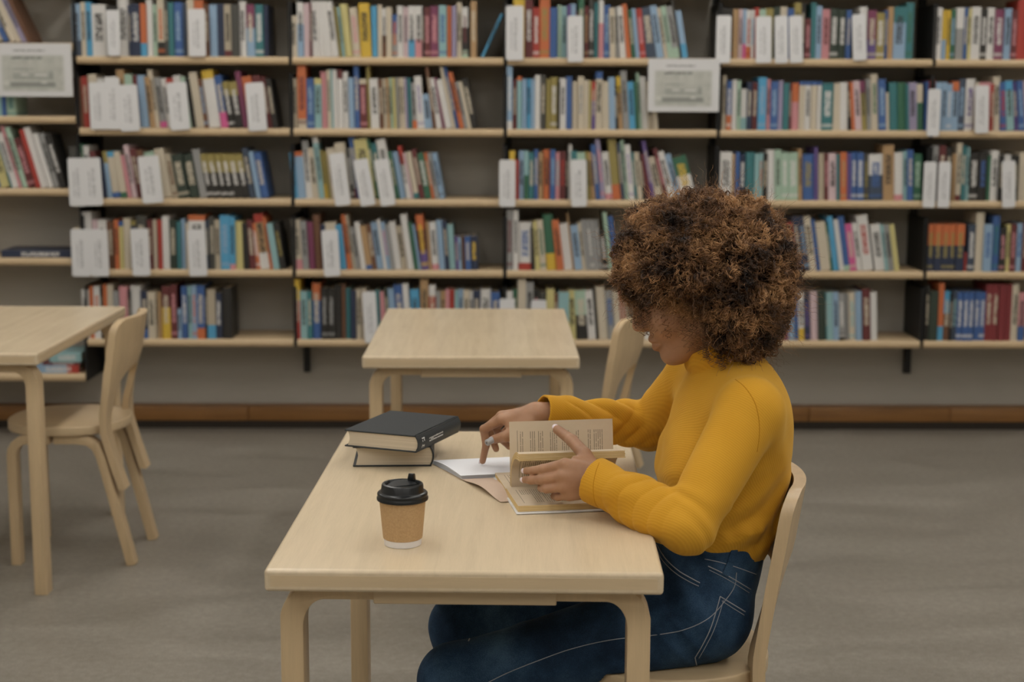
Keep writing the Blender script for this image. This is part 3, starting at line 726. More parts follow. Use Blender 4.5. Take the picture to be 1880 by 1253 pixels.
tag(t3, 'empty birch reading table cut off by the left edge of the photograph')

# ---------------------------------------------------------------- chairs (facing -x, origin under the seat's middle)
def back_x(z, y):
    """bent plywood back: where its front face lies"""
    base = np.interp(z, [0.24, 0.33, 0.41, 0.47, 0.60, 0.76], [0.176, 0.148, 0.126, 0.124, 0.141, 0.166])
    bow = 0.045 * max(0.0, min(1.0, (z - 0.45) / 0.2)) * max(0.0, 1 - (y / 0.172) ** 2)
    return base + bow
def backrest_mesh():
    HW, TOP, T_ = 0.168, 0.766, 0.022
    rc, z_sl, s_w = 0.045, 0.606, 0.108                              # corner radius, slot top, half slot width
    zs = [0.243 + 0.297 * k / 14 for k in range(14)] + [0.54 + 0.066 * math.sin(math.radians(90 * k / 10)) for k in range(11)]
    zs += [0.606 + (TOP - rc - 0.606) * k / 6 for k in range(1, 7)] + [TOP - rc + rc * math.sin(math.radians(90 * k / 8)) for k in range(1, 9)]
    bm = bmesh.new()
    NC_ = 9
    for sd in (-1, 1):
        g = []
        for z in zs:
            s_ = s_w if z < 0.54 else s_w * math.sqrt(max(0.0, 1 - ((z - 0.54) / 0.066) ** 2)) if z < z_sl - 1e-6 else 0.0
            w_ = HW if z <= TOP - rc else HW - rc + math.sqrt(max(0.0, rc * rc - (z - TOP + rc) ** 2))
            ys = [s_ + (w_ - s_) * k / NC_ for k in range(NC_ + 1)]
            g.append(([bm.verts.new((back_x(z, y), y * sd, z)) for y in ys], [bm.verts.new((back_x(z, y) + T_, y * sd, z)) for y in ys], s_))
        for j in range(len(zs) - 1):
            (A, B, sa), (C, D, sb) = g[j], g[j + 1]
            for k in range(NC_):
                bm.faces.new((A[k], A[k + 1], C[k + 1], C[k])); bm.faces.new((B[k], D[k], D[k + 1], B[k + 1]))
            bm.faces.new((A[-1], B[-1], D[-1], C[-1]))
            if sa > 0: bm.faces.new((A[0], C[0], D[0], B[0]))
        for A, B, _ in (g[0], g[-1]):
            for k in range(NC_): bm.faces.new((A[k], B[k], B[k + 1], A[k + 1]))
    bmesh.ops.remove_doubles(bm, verts=bm.verts[:], dist=0.00005)
    return bm_mesh('backrest', bm, True, 38)
def strip(name, path, y0, y1, th):
    """bent laminated strip: path in x-z, thickness th, from y0 to y1"""
    P = [Vector((x, z)) for x, z in path]
    a, b_ = [], []
    for i, p in enumerate(P):
        t = (P[min(i + 1, len(P) - 1)] - P[max(i - 1, 0)]).normalized()
        n = Vector((-t.y, t.x))
        a.append(p + n * th / 2); b_.append(p - n * th / 2)
    return prism(name, [tuple(q) for q in a] + [tuple(q) for q in b_[::-1]], y0, y1, 'y', 0.002, 2)
def wooden_chair():
    r = empty('wooden_chair')
    pr = [(x - 0.010, y) for x, y in superellipse(0.186, 0.185, 56, 2.25)]
    link('seat', prism('seat', pr, 0.412, 0.44, 'z', 0.004, 3), M['birch_seat'], r)
    for s in (-1, 1):
        y0, y1 = (0.118, 0.163) if s > 0 else (-0.163, -0.118)
        front = [(-0.150, 0.0), (-0.150, 0.2), (-0.150, 0.345)] + [(-0.150 + 0.05 - 0.05 * math.cos(math.radians(a)), 0.345 + 0.052 * math.sin(math.radians(a))) for a in (20, 40, 60, 80, 90)] + [(-0.03, 0.397)]
        link('leg', strip('leg', front, y0, y1, 0.029), M['birch_leg'], r)
        rear = [(0.205, 0.0), (0.172, 0.14), (0.136, 0.29), (0.122, 0.345), (0.108, 0.375), (0.085, 0.392), (0.05, 0.397), (-0.02, 0.397)]
        link('leg', strip('leg', rear, y0, y1, 0.028), M['birch_leg'], r)
    bk = link('backrest', backrest_mesh(), M['birch_leg'], r)
    sc_v = []
    return r
ch = wooden_chair()
ch.location = (-1.380, 4.795, 0); ch.rotation_euler = (0, 0, 0.0)
tag(ch, 'birch chair with slotted bent back at the table on the left', 'chair', 'bent birch chairs')
c2 = copy_tree(ch)
c2.location = (0.198, 4.885, 0); c2.rotation_euler = (0, 0, math.radians(-17))
tag(c2, 'birch chair at the empty middle table, mostly hidden by the reader')
c3 = copy_tree(ch)
c3.location = (0.294, 2.735, 0); c3.rotation_euler = (0, 0, math.radians(0))
tag(c3, 'birch chair that the reader in the yellow sweater sits on')

# ---------------------------------------------------------------- things on the front table
TZ = TH
def mk_kraft():
    t = NT('kraft_paper')
    n = t.noise(t.coord('Object', (1, 1, 1)), 320, 3, 0.7)
    c = t.ramp(n, [(0.3, (0.47, 0.30, 0.145)), (0.7, (0.58, 0.385, 0.2))])
    return t.fin(c, 0.7, 0.25)
M['kraft'] = mk_kraft()
M['cup_white'] = plain('cup_white', (0.82, 0.79, 0.77), 0.45, 0.4, 0.02)
M['lid'] = plain('lid_black', (0.010, 0.011, 0.012), 0.28, 0.5, 0.1)
cup = empty('coffee_cup', (-0.1745, 2.418, TZ), 0, 'kraft paper coffee cup with black lid on the front table', 'cup')
K = 0.885
link('cup_wall', lathe('cup_wall', [(r * K, z * K) for r, z in [(0.0, 0.004), (0.030, 0.004), (0.0318, 0.0), (0.0335, 0.001), (0.0345, 0.012), (0.0405, 0.083), (0.041, 0.091), (0.040, 0.093), (0.038, 0.09)]], 56), M['cup_white'], cup)
link('kraft_sleeve', lathe('kraft_sleeve', [(r * K, z * K) for r, z in [(0.0346, 0.0125), (0.0358, 0.0135), (0.0421, 0.0835), (0.0413, 0.084)]], 56), M['kraft'], cup)
LP = [(0.0445, 0.0835), (0.0465, 0.0845), (0.0468, 0.0885), (0.0455, 0.0905), (0.0452, 0.0925), (0.0458, 0.0945), (0.0455, 0.0965), (0.0435, 0.0985), (0.0395, 0.0995), (0.0388, 0.101), (0.0378, 0.1115), (0.0365, 0.1135), (0.0325, 0.1142), (0.0305, 0.1125), (0.0295, 0.1085), (0.015, 0.1075), (0.0, 0.1075)]
lid = link('lid', lathe('lid', [(r * K, z * K) for r, z in LP], 64), M['lid'], cup)
bm = bmesh.new()                                              # slanted drinking ramp and its stopper
ramp_ = [(-0.0285, -0.010), (-0.027, 0.012), (-0.016, 0.0235), (0.0, 0.0285), (0.016, 0.0235), (0.0265, 0.012)]
A = [bm.verts.new((x * K, y * K, 0.1076 * K)) for x, y in ramp_]
zt_ = [0.1078, 0.1095, 0.113, 0.114, 0.113, 0.1095]
B = [bm.verts.new((x * K, y * K * 0.98, z * K)) for (x, y), z in zip(ramp_, zt_)]
bm.faces.new(A[::-1]); bm.faces.new(B)
for i in range(6): bm.faces.new((A[i], A[(i + 1) % 6], B[(i + 1) % 6], B[i]))
link('ramp', bm_mesh('ramp', bm, True, 30), M['lid'], lid)
st = prism('stopper', [(-0.0068 * K, 0), (0.0068 * K, 0), (0.0052 * K, 0.0105 * K), (0.0042 * K, 0.012 * K), (-0.0042 * K, 0.012 * K), (-0.0052 * K, 0.0105 * K)], -0.004, 0.004, 'y', 0.001, 2)
link('stopper', st, M['lid'], lid, (0.013, 0.0245, 0.1128 * K), (math.radians(-6), 0, math.radians(-25)))

# closed hardback books
M['black_cloth'] = plain('black_cloth', (0.028, 0.032, 0.034), 0.55, 0.35, 0.25, 700)
M['block'] = NT('page_block')
_t = M['block']
_v = _t.coord('Object', (1, 1, 420))
_n = _t.noise(_v, 2.5, 2)
M['block'] = _t.fin(_t.ramp(_n, [(0.3, (0.54, 0.455, 0.33)), (0.7, (0.70, 0.60, 0.46))]), 0.85, 0.15)
def mk_spine_print():
    t = NT('spine_print')
    return t.fin((0.72, 0.72, 0.70), 0.5, 0.3)
M['print_white'] = mk_spine_print()
def hardback(name, W_, L_, T_, loc, rz, label, concave=0.006):
    """W_ along x (spine at +x), L_ along y, lies flat"""
    r = empty(name, loc, rz, label, 'book', 'black hardbacks stacked on the front table')
    bt = 0.0028
    link('cover_board', box('cover_board', (0, 0, 0), (W_ - 0.004, L_, bt), 0.0008, 1), M['black_cloth'], r)
    link('cover_board', box('cover_board', (0, 0, T_ - bt), (W_ - 0.004, L_, T_), 0.0008, 1), M['black_cloth'], r)
    zs = [bt * 0 + T_ * k / 12 for k in range(13)]
    def bulge(z): return 0.007 * (1 - (2 * z / T_ - 1) ** 2)
    out = [(W_ - 0.006 + bulge(z), z) for z in zs] + [(W_ - 0.0085 + bulge(z), z) for z in zs[::-1]]
    sp = link('spine', prism('spine', out, 0, L_, 'y'), M['black_cloth'], r)
    zz = [bt + (T_ - 2 * bt) * k / 10 for k in range(11)]
    out = [(W_ - 0.0095 + bulge(z), z) for z in zz] + [(0.004 + bulge(z) * concave / 0.007, z) for z in zz[::-1]]
    link('page_block', prism('page_block', out, 0.003, L_ - 0.003, 'y'), M['block'], r)
    return r, sp, bulge
pa, pb = atz(647, 858, TZ), atz(795, 857, TZ)
b1, _, _ = hardback('closed_book', 0.157, 0.205, 0.040, (pa.x + 0.001, pa.y, TZ + 0.0003), math.atan2(pb.y - pa.y, pb.x - pa.x), 'black hardback at the bottom of the two-book stack on the table')
zb2 = TZ + 0.0406
T2_ = 0.0335
qa, qb = atz(632, 789, zb2 + T2_), atz(766, 801, zb2 + T2_)
ang = math.atan2(qb.y - qa.y, qb.x - qa.x)
b2, sp2, bul = hardback('closed_book', (qb - qa).length + 0.002, 0.203, T2_, (qa.x, qa.y, zb2), ang, 'black hardback with white spine lettering, top of the stack')
# unreadable white lettering on the spine: a title block and a number mark near the foot
Wb = (qb - qa).length + 0.002
v, f = [], []
rr = random.Random(8)
def glyph(y0, y1, z0, z1):
    n0 = len(v)
    for yy, zz in ((y0, z0), (y1, z0), (y1, z1), (y0, z1)):
        v.append((Wb - 0.006 + bul(zz) + 0.0003, yy, zz))
    f.append((n0, n0 + 1, n0 + 2, n0 + 3))
y = 0.050
for k in range(10):                                          # ten upright letters side by side
    wl = 0.0054
    for s_ in range(2):
        glyph(y + s_ * 0.0036, y + s_ * 0.0036 + 0.0019, 0.0125, 0.0205)
    zc = (0.0135, 0.016, 0.019)[rr.randrange(3)]
    glyph(y, y + 0.0055, zc, zc + 0.0017)
    y += wl + 0.0011
for (y0, y1, z0, z1) in ((0.018, 0.030, 0.024, 0.026), (0.026, 0.0285, 0.019, 0.026), (0.018, 0.0205, 0.0185, 0.022), (0.018, 0.0285, 0.0095, 0.0115), (0.018, 0.0205, 0.0065, 0.0135), (0.0265, 0.029, 0.006, 0.010)):
    glyph(y0, y1, z0, z1)
link('spine_lettering', pydata('spine_lettering', v, f), M['print_white'], sp2)['kind'] = 'stuff'

# notebook lying open, white pages behind, tan cover in front
def sheet_grid(name, fn, nu, nv, th):
    """thin solid from a surface fn(u,v) -> Vector, thickness th downwards"""
    v, f = [], []
    for lay in (0, 1):
        for i in range(nu + 1):
            for j in range(nv + 1):
                p = fn(i / nu, j / nv)
                v.append((p.x, p.y, p.z - lay * th))
    N = (nu + 1) * (nv + 1)
    def I(i, j, l): return l * N + i * (nv + 1) + j
    for i in range(nu):
        for j in range(nv):
            f.append((I(i, j, 0), I(i + 1, j, 0), I(i + 1, j + 1, 0), I(i, j + 1, 0)))
            f.append((I(i, j, 1), I(i, j + 1, 1), I(i + 1, j + 1, 1), I(i + 1, j, 1)))
    for i in range(nu):
        f.append((I(i, 0, 0), I(i, 0, 1), I(i + 1, 0, 1), I(i + 1, 0, 0)))
        f.append((I(i, nv, 0), I(i + 1, nv, 0), I(i + 1, nv, 1), I(i, nv, 1)))
    for j in range(nv):
        f.append((I(0, j, 0), I(0, j + 1, 0), I(0, j + 1, 1), I(0, j, 1)))
        f.append((I(nu, j, 0), I(nu, j, 1), I(nu, j + 1, 1), I(nu, j + 1, 0)))
    me = pydata(name, v, f, True)
    me.set_sharp_from_angle(angle=math.radians(45))
    return me
M['paper'] = plain('notebook_paper', (0.80, 0.80, 0.82), 0.75, 0.2, 0.01)
M['tan_cover'] = plain('tan_cover', (0.60, 0.45, 0.34), 0.6, 0.3, 0.04, 200)
NBA = math.radians(12)
nbk = empty('notebook', (-0.093, 2.842, TZ), NBA, 'open notebook with white pages under the reader\'s pointing finger', 'notebook')
LX = 0.215
def skew(v_): return -0.235 * v_                             # the left edge runs askew
link('cover_leaf', sheet_grid('cover_leaf', lambda a, b_: Vector((skew(-0.175 + b_ * 0.175) * 0.92 + a * LX, -0.175 + b_ * 0.178, 0.0022 + 0.0075 * math.sin(math.pi * min(1, b_ * 1.0)) ** 2 * (0.4 + 0.6 * (1 - a)))), 8, 14, 0.0008), M['tan_cover'], nbk)
link('cover_leaf', sheet_grid('cover_leaf', lambda a, b_: Vector((skew(b_ * 0.160) + a * LX, 0.003 + b_ * 0.158, 0.0012)), 6, 6, 0.0008), M['tan_cover'], nbk)
for k in range(5):
    lift = 0.0025 + 0.0016 * k
    link('page', sheet_grid('page', lambda a, b_, l=lift, k=k: Vector((skew(b_ * 0.158) + 0.002 * k * (b_ - 0.3) + a * LX, 0.001 + b_ * 0.156, l * (1 - 0.55 * b_) + 0.004 * math.sin(math.pi * b_) * (1 - a) * (k / 4))), 8, 14, 0.0004), M['paper'], nbk)

# the book she reads: near half lies on the table, the far half is held up
def mk_print(name, along, base=((0.60, 0.485, 0.34), (0.68, 0.565, 0.42))):
    """book paper with lines of type; local x runs along the spine, UV v across the page"""
    t = NT(name)
    at = t.n('ShaderNodeAttribute', attribute_type='GEOMETRY', attribute_name='luv').outputs['Vector']
    s = t.n('ShaderNodeSeparateXYZ'); t.l(at, s.inputs[0])
    x, y, z = s.outputs                                       # x 0..1 down the page, y 0..1 across, z > 0.5 printed side
    pap = t.mix(t.noise(at, 4, 3), base[0], base[1])
    ln = t.math('PINGPONG', t.math('MULTIPLY', x, 52.0), 0.5)
    ln = t.math('GREATER_THAN', ln, 0.30)
    wv = t.n('ShaderNodeCombineXYZ')
    t.l(t.math('FLOOR', t.math('MULTIPLY', x, 52.0)), wv.inputs[0]); t.l(t.math('MULTIPLY', y, 26.0), wv.inputs[1])
    words = t.math('GREATER_THAN', t.noise(wv.outputs[0], 1.0, 1, 0.6), 0.40)
    # paragraphs: some lines missing or short
    pv = t.n('ShaderNodeCombineXYZ'); t.l(t.math('FLOOR', t.math('MULTIPLY', x, 52.0)), pv.inputs[0]); pv.inputs[1].default_value = along
    short = t.noise(pv.outputs[0], 0.31, 0)
    endy = t.math('MULTIPLY_ADD', t.math('GREATER_THAN', short, 0.47), 0.42, 0.42)
    m_ = t.math('MULTIPLY', t.math('MULTIPLY', ln, words), t.math('MULTIPLY', t.math('GREATER_THAN', y, 0.14), t.math('LESS_THAN', y, endy)))
    m_ = t.math('MULTIPLY', m_, t.math('MULTIPLY', t.math('GREATER_THAN', x, 0.1), t.math('LESS_THAN', x, 0.9)))
    rule = t.math('MULTIPLY', t.math('LESS_THAN', t.math('ABSOLUTE', t.math('SUBTRACT', x, 0.075)), 0.003), t.math('MULTIPLY', t.math('GREATER_THAN', y, 0.14), t.math('LESS_THAN', y, 0.86)))
    m_ = t.math('MULTIPLY', t.math('MAXIMUM', m_, rule), t.math('GREATER_THAN', z, 0.5))
    c = t.mix(t.math('MULTIPLY', m_, 0.62), pap, (0.09, 0.075, 0.06))
    return t.fin(c, 0.8, 0.15)
M['type_a'] = mk_print('type_a', 1.7)
M['type_b'] = mk_print('type_b', 5.2)
M['type_c'] = mk_print('type_c', 9.4)
def mk_fore():
    t = NT('old_page_edges')
    n = t.noise(t.coord('Object', (2, 300, 300)), 3, 2)
    return t.fin(t.ramp(n, [(0.3, (0.58, 0.39, 0.15)), (0.7, (0.76, 0.58, 0.31))]), 0.85, 0.15)
M['fore'] = mk_fore()
M['board_white'] = plain('white_boards', (0.76, 0.755, 0.75), 0.4, 0.4, 0.02)
OBA = math.radians(9.5)
OBZ = TZ + 0.0006
ob_o = Vector((-0.010, 2.734, OBZ))
ob = empty('open_book', ob_o, OBA, 'open yellowed paperback with white cover held up by the reader', 'book')
BL = 0.192                                                   # page height, along local x
def section_sheet(name, curve, th, mats, parent, side=1, x0=0.0, x1=BL, nx=8, luvz=(1, 1)):
    """sheet whose cross-section in local y-z is a curve; side +1 thickens to the left of the curve"""
    P = [Vector(p) for p in curve]
    n = len(P)
    acc = [0.0]
    for i in range(1, n): acc.append(acc[-1] + (P[i] - P[i - 1]).length)
    nn = []
    for i in range(n):
        t = (P[min(i + 1, n - 1)] - P[max(i - 1, 0)]).normalized()
        nn.append(Vector((-t.y, t.x)) * side)
    v, f, luv, mi = [], [], [], []
    for lay in (0, 1):
        for k in range(nx + 1):
            for i in range(n):
                q = P[i] + nn[i] * (th * lay)
                v.append((x0 + (x1 - x0) * k / nx, q.x, q.y)); luv.append((k / nx, acc[i] / acc[-1], luvz[lay]))
    N = (nx + 1) * n
    def I(k, i, l): return l * N + k * n + i
    for l in (0, 1):
        for k in range(nx):
            for i in range(n - 1):
                f.append((I(k, i, l), I(k + 1, i, l), I(k + 1, i + 1, l), I(k, i + 1, l))); mi.append(0)
    for k in range(nx):
        for i in (0, n - 1):
            f.append((I(k, i, 0), I(k + 1, i, 0), I(k + 1, i, 1), I(k, i, 1))); mi.append(1)
    for i in range(n - 1):
        for k in (0, nx):
            f.append((I(k, i, 0), I(k, i + 1, 0), I(k, i + 1, 1), I(k, i, 1))); mi.append(1)
    me = pydata(name, v, f)
    bm = bmesh.new(); bm.from_mesh(me); bmesh.ops.recalc_face_normals(bm, faces=bm.faces[:]); bm.to_mesh(me); bm.free()
    for m in mats: me.materials.append(m)
    me.polygons.foreach_set('material_index', mi)
    me.polygons.foreach_set('use_smooth', [True] * len(me.polygons))
    me.set_sharp_from_angle(angle=math.radians(50))
    add_luv(me, luv)
    return link(name, me, None, parent)
def crv(pts, n=8): return [(p.x, p.y) for p in spline([(a, b_, 0) for a, b_ in pts], n)]
# white boards: near board flat, spine strip, far board flat
link('cover_board', box('cover_board', (-0.004, -0.139, 0), (BL + 0.004, -0.012, 0.0026), 0.0008, 1), M['board_white'], ob)
link('cover_board', box('cover_board', (-0.004, 0.014, 0), (BL + 0.004, 0.139, 0.0026), 0.0008, 1), M['board_white'], ob)
section_sheet('spine', crv([(-0.013, 0.0005), (0.0, 0.0), (0.015, 0.0005)]), 0.0024, [M['board_white'], M['board_white']], ob, 1, -0.004, BL + 0.004)
# pages read already (near side)
section_sheet('page_block', crv([(-0.131, 0.0028), (-0.09, 0.0028), (-0.02, 0.0028), (-0.002, 0.0032)])[::-1], 0.0105, [M['type_a'], M['fore']], ob, -1, luvz=(0, 1))
# a few pages left lying on the far board
section_sheet('page_block', crv([(0.002, 0.0028), (0.03, 0.003), (0.09, 0.0028), (0.128, 0.0028)]), 0.007, [M['type_c'], M['fore']], ob, 1, luvz=(0, 1))
# the held block: rises from the gutter and bends over towards the near side
BLK = [(0.0005, 0.0135), (0.001, 0.034), (-0.006, 0.055), (-0.028, 0.071), (-0.055, 0.078), (-0.079, 0.080)]
for k in range(6):                                           # the block fans into a few gatherings
    c_ = [(a + 0.0014 * k * (1 if i < 3 else 0.6), b_ + 0.0020 * k * min(1, max(0, i - 1) / 3)) for i, (a, b_) in enumerate(BLK)]
    section_sheet('page_gathering', crv(c_), 0.0019, [M['type_b'], M['fore']], ob, -1, luvz=(1 if k == 0 else 0, 0), x0=0.010 + 0.0006 * (k % 2), x1=BL + 0.010 - 0.0005 * ((k * 2) % 3))
# the single upright leaf behind it
section_sheet('upright_leaf', crv([(0.010, 0.014), (0.011, 0.05), (0.015, 0.09), (0.022, 0.130)]), 0.0006, [M['type_c'], M['fore']], ob, -1, luvz=(1, 1), x0=0.009, x1=BL + 0.009)
# ---------------------------------------------------------------- the woman: signed-distance modelling
def smin(a, b, k):
    if k <= 0: return np.minimum(a, b)
    h = np.clip(0.5 + 0.5 * (b - a) / k, 0, 1)
    return b + (a - b) * h - k * h * (1 - h)
def cone(p, a, b, ra, rb):
    a = np.asarray(a, np.float32); b = np.asarray(b, np.float32)
    ab = b - a
    t = np.clip(((p - a) @ ab) / float(ab @ ab), 0, 1)
    return np.linalg.norm(p - a - t[:, None] * ab, axis=1) - (ra + (rb - ra) * t)
def chain(p, pts, rad, k=0.0):
    d = None
    for i in range(len(pts) - 1):
        e = cone(p, pts[i], pts[i + 1], rad[i], rad[i + 1])
        d = e if d is None else smin(d, e, k)
    return d
def ell(p, c, r, R=None):
    q = p - np.asarray(c, np.float32)
    if R is not None: q = q @ R
    r = np.asarray(r, np.float32)
    k0 = np.linalg.norm(q / r, axis=1)
    k1 = np.linalg.norm(q / (r * r), axis=1) + 1e-9
    return k0 * (k0 - 1) / k1
def surface(fn, lo, hi, h, B=6):
    """surface nets over a block-culled grid"""
    lo = np.array(lo, np.float32)
    n = np.ceil((np.array(hi) - lo) / (h * B)).astype(int)
    cx = [lo[i] + (np.arange(n[i]) + 0.5) * h * B for i in range(3)]
    cc = np.stack(np.meshgrid(*cx, indexing='ij'), -1).reshape(-1, 3).astype(np.float32)
    dc = np.concatenate([fn(q) for q in np.array_split(cc, max(1, len(cc) // 200000 + 1))])
    act = np.abs(dc) < h * B * 1.35
    N = n * B
    D = np.repeat(np.repeat(np.repeat(dc.reshape(n), B, 0), B, 1), B, 2).astype(np.float32)
    off = (np.stack(np.meshgrid(*[np.arange(B)] * 3, indexing='ij'), -1).reshape(-1, 3) + 0.5).astype(np.float32) * h - h * B / 2
    idx = np.nonzero(act)[0]
    bi = np.stack(np.unravel_index(idx, n), -1) * B
    o3 = np.stack(np.meshgrid(*[np.arange(B)] * 3, indexing='ij'), -1).reshape(-1, 3)
    step = max(1, 300000 // (B ** 3))
    for s in range(0, len(idx), step):
        e = idx[s:s + step]
        q = (cc[e][:, None, :] + off[None]).reshape(-1, 3)
        v = fn(q)
        g = (bi[s:s + step][:, None, :] + o3[None]).reshape(-1, 3)
        D[g[:, 0], g[:, 1], g[:, 2]] = v
    S = D < 0
    c8 = [S[i:N[0] - 1 + i, j:N[1] - 1 + j, k:N[2] - 1 + k] for i in (0, 1) for j in (0, 1) for k in (0, 1)]
    a_ = c8[0].copy(); o_ = c8[0].copy()
    for c in c8[1:]:
        a_ &= c; o_ |= c
    cell = o_ & ~a_
    ci = np.argwhere(cell)
    vid = np.full(cell.shape, -1, np.int64)
    vid[cell] = np.arange(len(ci))
    acc = np.zeros((len(ci), 3)); cnt = np.zeros(len(ci))
    for ax in range(3):
        o1, o2 = [k for k in range(3) if k != ax]
        for a in (0, 1):
            for b in (0, 1):
                p0 = ci.copy(); p0[:, o1] += a; p0[:, o2] += b
                p1 = p0.copy(); p1[:, ax] += 1
                d0 = D[p0[:, 0], p0[:, 1], p0[:, 2]]; d1 = D[p1[:, 0], p1[:, 1], p1[:, 2]]
                m = (d0 < 0) != (d1 < 0)
                t = np.where(m, d0 / np.where(d0 == d1, 1, d0 - d1), 0)
                pos = p0.astype(float); pos[:, ax] += t
                acc[m] += pos[m]; cnt[m] += 1
    V = lo + (acc / cnt[:, None] + 0.5) * h
    F = []
    for ax in range(3):
        o1, o2 = [k for k in range(3) if k != ax]
        sl0 = [slice(None)] * 3; sl1 = [slice(None)] * 3
        sl0[ax] = slice(0, -1); sl1[ax] = slice(1, None)
        A, Bq = S[tuple(sl0)], S[tuple(sl1)]
        e = np.argwhere(A != Bq)
        e = e[(e[:, o1] > 0) & (e[:, o2] > 0) & (e[:, o1] < N[o1] - 1) & (e[:, o2] < N[o2] - 1)]
        q = []
        for (da, db) in ((-1, -1), (0, -1), (0, 0), (-1, 0)):
            c = e.copy(); c[:, o1] += da; c[:, o2] += db
            q.append(vid[c[:, 0], c[:, 1], c[:, 2]])
        q = np.stack(q, -1)
        fl = A[e[:, 0], e[:, 1], e[:, 2]]
        if ax == 1: fl = ~fl
        q[~fl] = q[~fl][:, ::-1]
        F.append(q[(q >= 0).all(1)])
    return V, np.concatenate(F)
def np_mesh(name, V, F, relax=1):
    for _ in range(relax):                                    # light Laplacian relaxation
        acc = np.zeros_like(V); c = np.zeros(len(V))
        for i in range(4):
            a, b = F[:, i], F[:, (i + 1) % 4]
            for j in range(3):
                acc[:, j] += np.bincount(a, V[b, j], len(V)) + np.bincount(b, V[a, j], len(V))
            c += np.bincount(a, minlength=len(V)) + np.bincount(b, minlength=len(V))
        V = V * 0.5 + 0.5 * acc / np.maximum(c, 1)[:, None]
    me = bpy.data.meshes.new(name)
    me.vertices.add(len(V)); me.vertices.foreach_set('co', V.astype(np.float32).ravel())
    me.loops.add(len(F) * 4); me.loops.foreach_set('vertex_index', F.astype(np.int32).ravel())
    me.polygons.add(len(F)); me.polygons.foreach_set('loop_start', np.arange(0, len(F) * 4, 4, dtype=np.int32))
    me.polygons.foreach_set('use_smooth', np.ones(len(F), bool))
    me.update(calc_edges=True)
    me.validate()
    return me, V

YC = 2.74
HO = np.array([0.307, YC, 1.099]); HT = math.radians(25)
HF = np.array([-math.cos(HT), 0, -math.sin(HT)]); HU = np.array([-math.sin(HT), 0, math.cos(HT)]); HS = np.array([0, 1.0, 0])
HR = np.stack([HF, HS, HU], 1)
def hd(a, b, c): return HO + HF * a + HS * b + HU * c

S1, E1, W1 = (0.405, 2.590, 0.905), (0.289, 2.474, 0.735), (0.140, 2.590, 0.785)
S2, E2, W2 = (0.345, 2.892, 0.905), (0.270, 2.985, 0.795), (0.058, 2.886, 0.842)
def torso(p, g=0.0):
    d = ell(p, (0.388, YC, 0.800), (0.108 + g, 0.150 + g, 0.170 + g))
    d = smin(d, ell(p, (0.414, YC, 0.858), (0.078 + g, 0.165 + g, 0.110 + g)), 0.04)
    d = smin(d, ell(p, (0.370, YC, 0.680), (0.100 + g, 0.132 + g, 0.130 + g)), 0.06)
    for s in (-1, 1):
        d = smin(d, ell(p, (0.328, YC + 0.066 * s, 0.768), (0.046 + g, 0.062 + g, 0.066 + g)), 0.045)
    d = smin(d, cone(p, S1, (0.402, YC, 0.900), 0.055 + g, 0.046 + g), 0.04)
    d = smin(d, cone(p, S2, (0.402, YC, 0.900), 0.053 + g, 0.046 + g), 0.04)
    d = smin(d, cone(p, (0.398, YC, 0.885), (0.388, YC, 0.935), 0.070 + g, 0.052 + g), 0.04)
    return d
NH = dict(w=(0.152, 2.586, 0.783), mcp=[(0.092, 2.590, 0.812), (0.086, 2.584, 0.793), (0.088, 2.583, 0.774), (0.099, 2.587, 0.758)],
          f=[[(0.092, 2.590, 0.812), (0.054, 2.608, 0.799), (0.037, 2.628, 0.791), (0.025, 2.648, 0.786)],
             [(0.086, 2.584, 0.793), (0.050, 2.604, 0.781), (0.034, 2.624, 0.775), (0.023, 2.644, 0.771)],
             [(0.088, 2.583, 0.774), (0.060, 2.596, 0.767), (0.052, 2.617, 0.763), (0.056, 2.636, 0.763)],
             [(0.099, 2.587, 0.758), (0.080, 2.595, 0.753), (0.074, 2.612, 0.750), (0.077, 2.628, 0.751)]],
          t=[(0.143, 2.600, 0.797), (0.126, 2.620, 0.822), (0.106, 2.658, 0.838), (0.081, 2.704, 0.848)])
FH = dict(w=(0.046, 2.884, 0.838), mcp=[(-0.020, 2.888, 0.827), (-0.019, 2.908, 0.830), (-0.009, 2.927, 0.825), (0.005, 2.942, 0.815)],
          f=[[(-0.020, 2.888, 0.827), (-0.053, 2.902, 0.806), (-0.049, 2.915, 0.772), (-0.056, 2.925, 0.738)],
             [(-0.019, 2.908, 0.830), (-0.047, 2.922, 0.805), (-0.036, 2.928, 0.778), (-0.030, 2.924, 0.762)],
             [(-0.009, 2.927, 0.825), (-0.032, 2.943, 0.800), (-0.016, 2.944, 0.774), (-0.005, 2.936, 0.764)],
             [(0.005, 2.942, 0.815), (-0.012, 2.956, 0.790), (0.003, 2.955, 0.771), (0.010, 2.946, 0.763)]],
          t=[(0.034, 2.868, 0.824), (0.012, 2.862, 0.810), (-0.010, 2.866, 0.800), (-0.033, 2.880, 0.791)])
RF = [(0.0098, 0.0082, 0.0073, 0.0063), (0.0098, 0.0083, 0.0073, 0.0063), (0.0093, 0.0079, 0.0070, 0.0061), (0.0086, 0.0070, 0.0062, 0.0056)]
RT = (0.0150, 0.0122, 0.0106, 0.0084)
def local(fn, p, c, R, *a):
    q = np.linalg.norm(p - np.asarray(c, np.float32), axis=1)
    m = q < R
    out = np.maximum(q - R + 0.03, 0.03).astype(np.float32)
    if m.any(): out[m] = fn(p[m], *a)
    return out
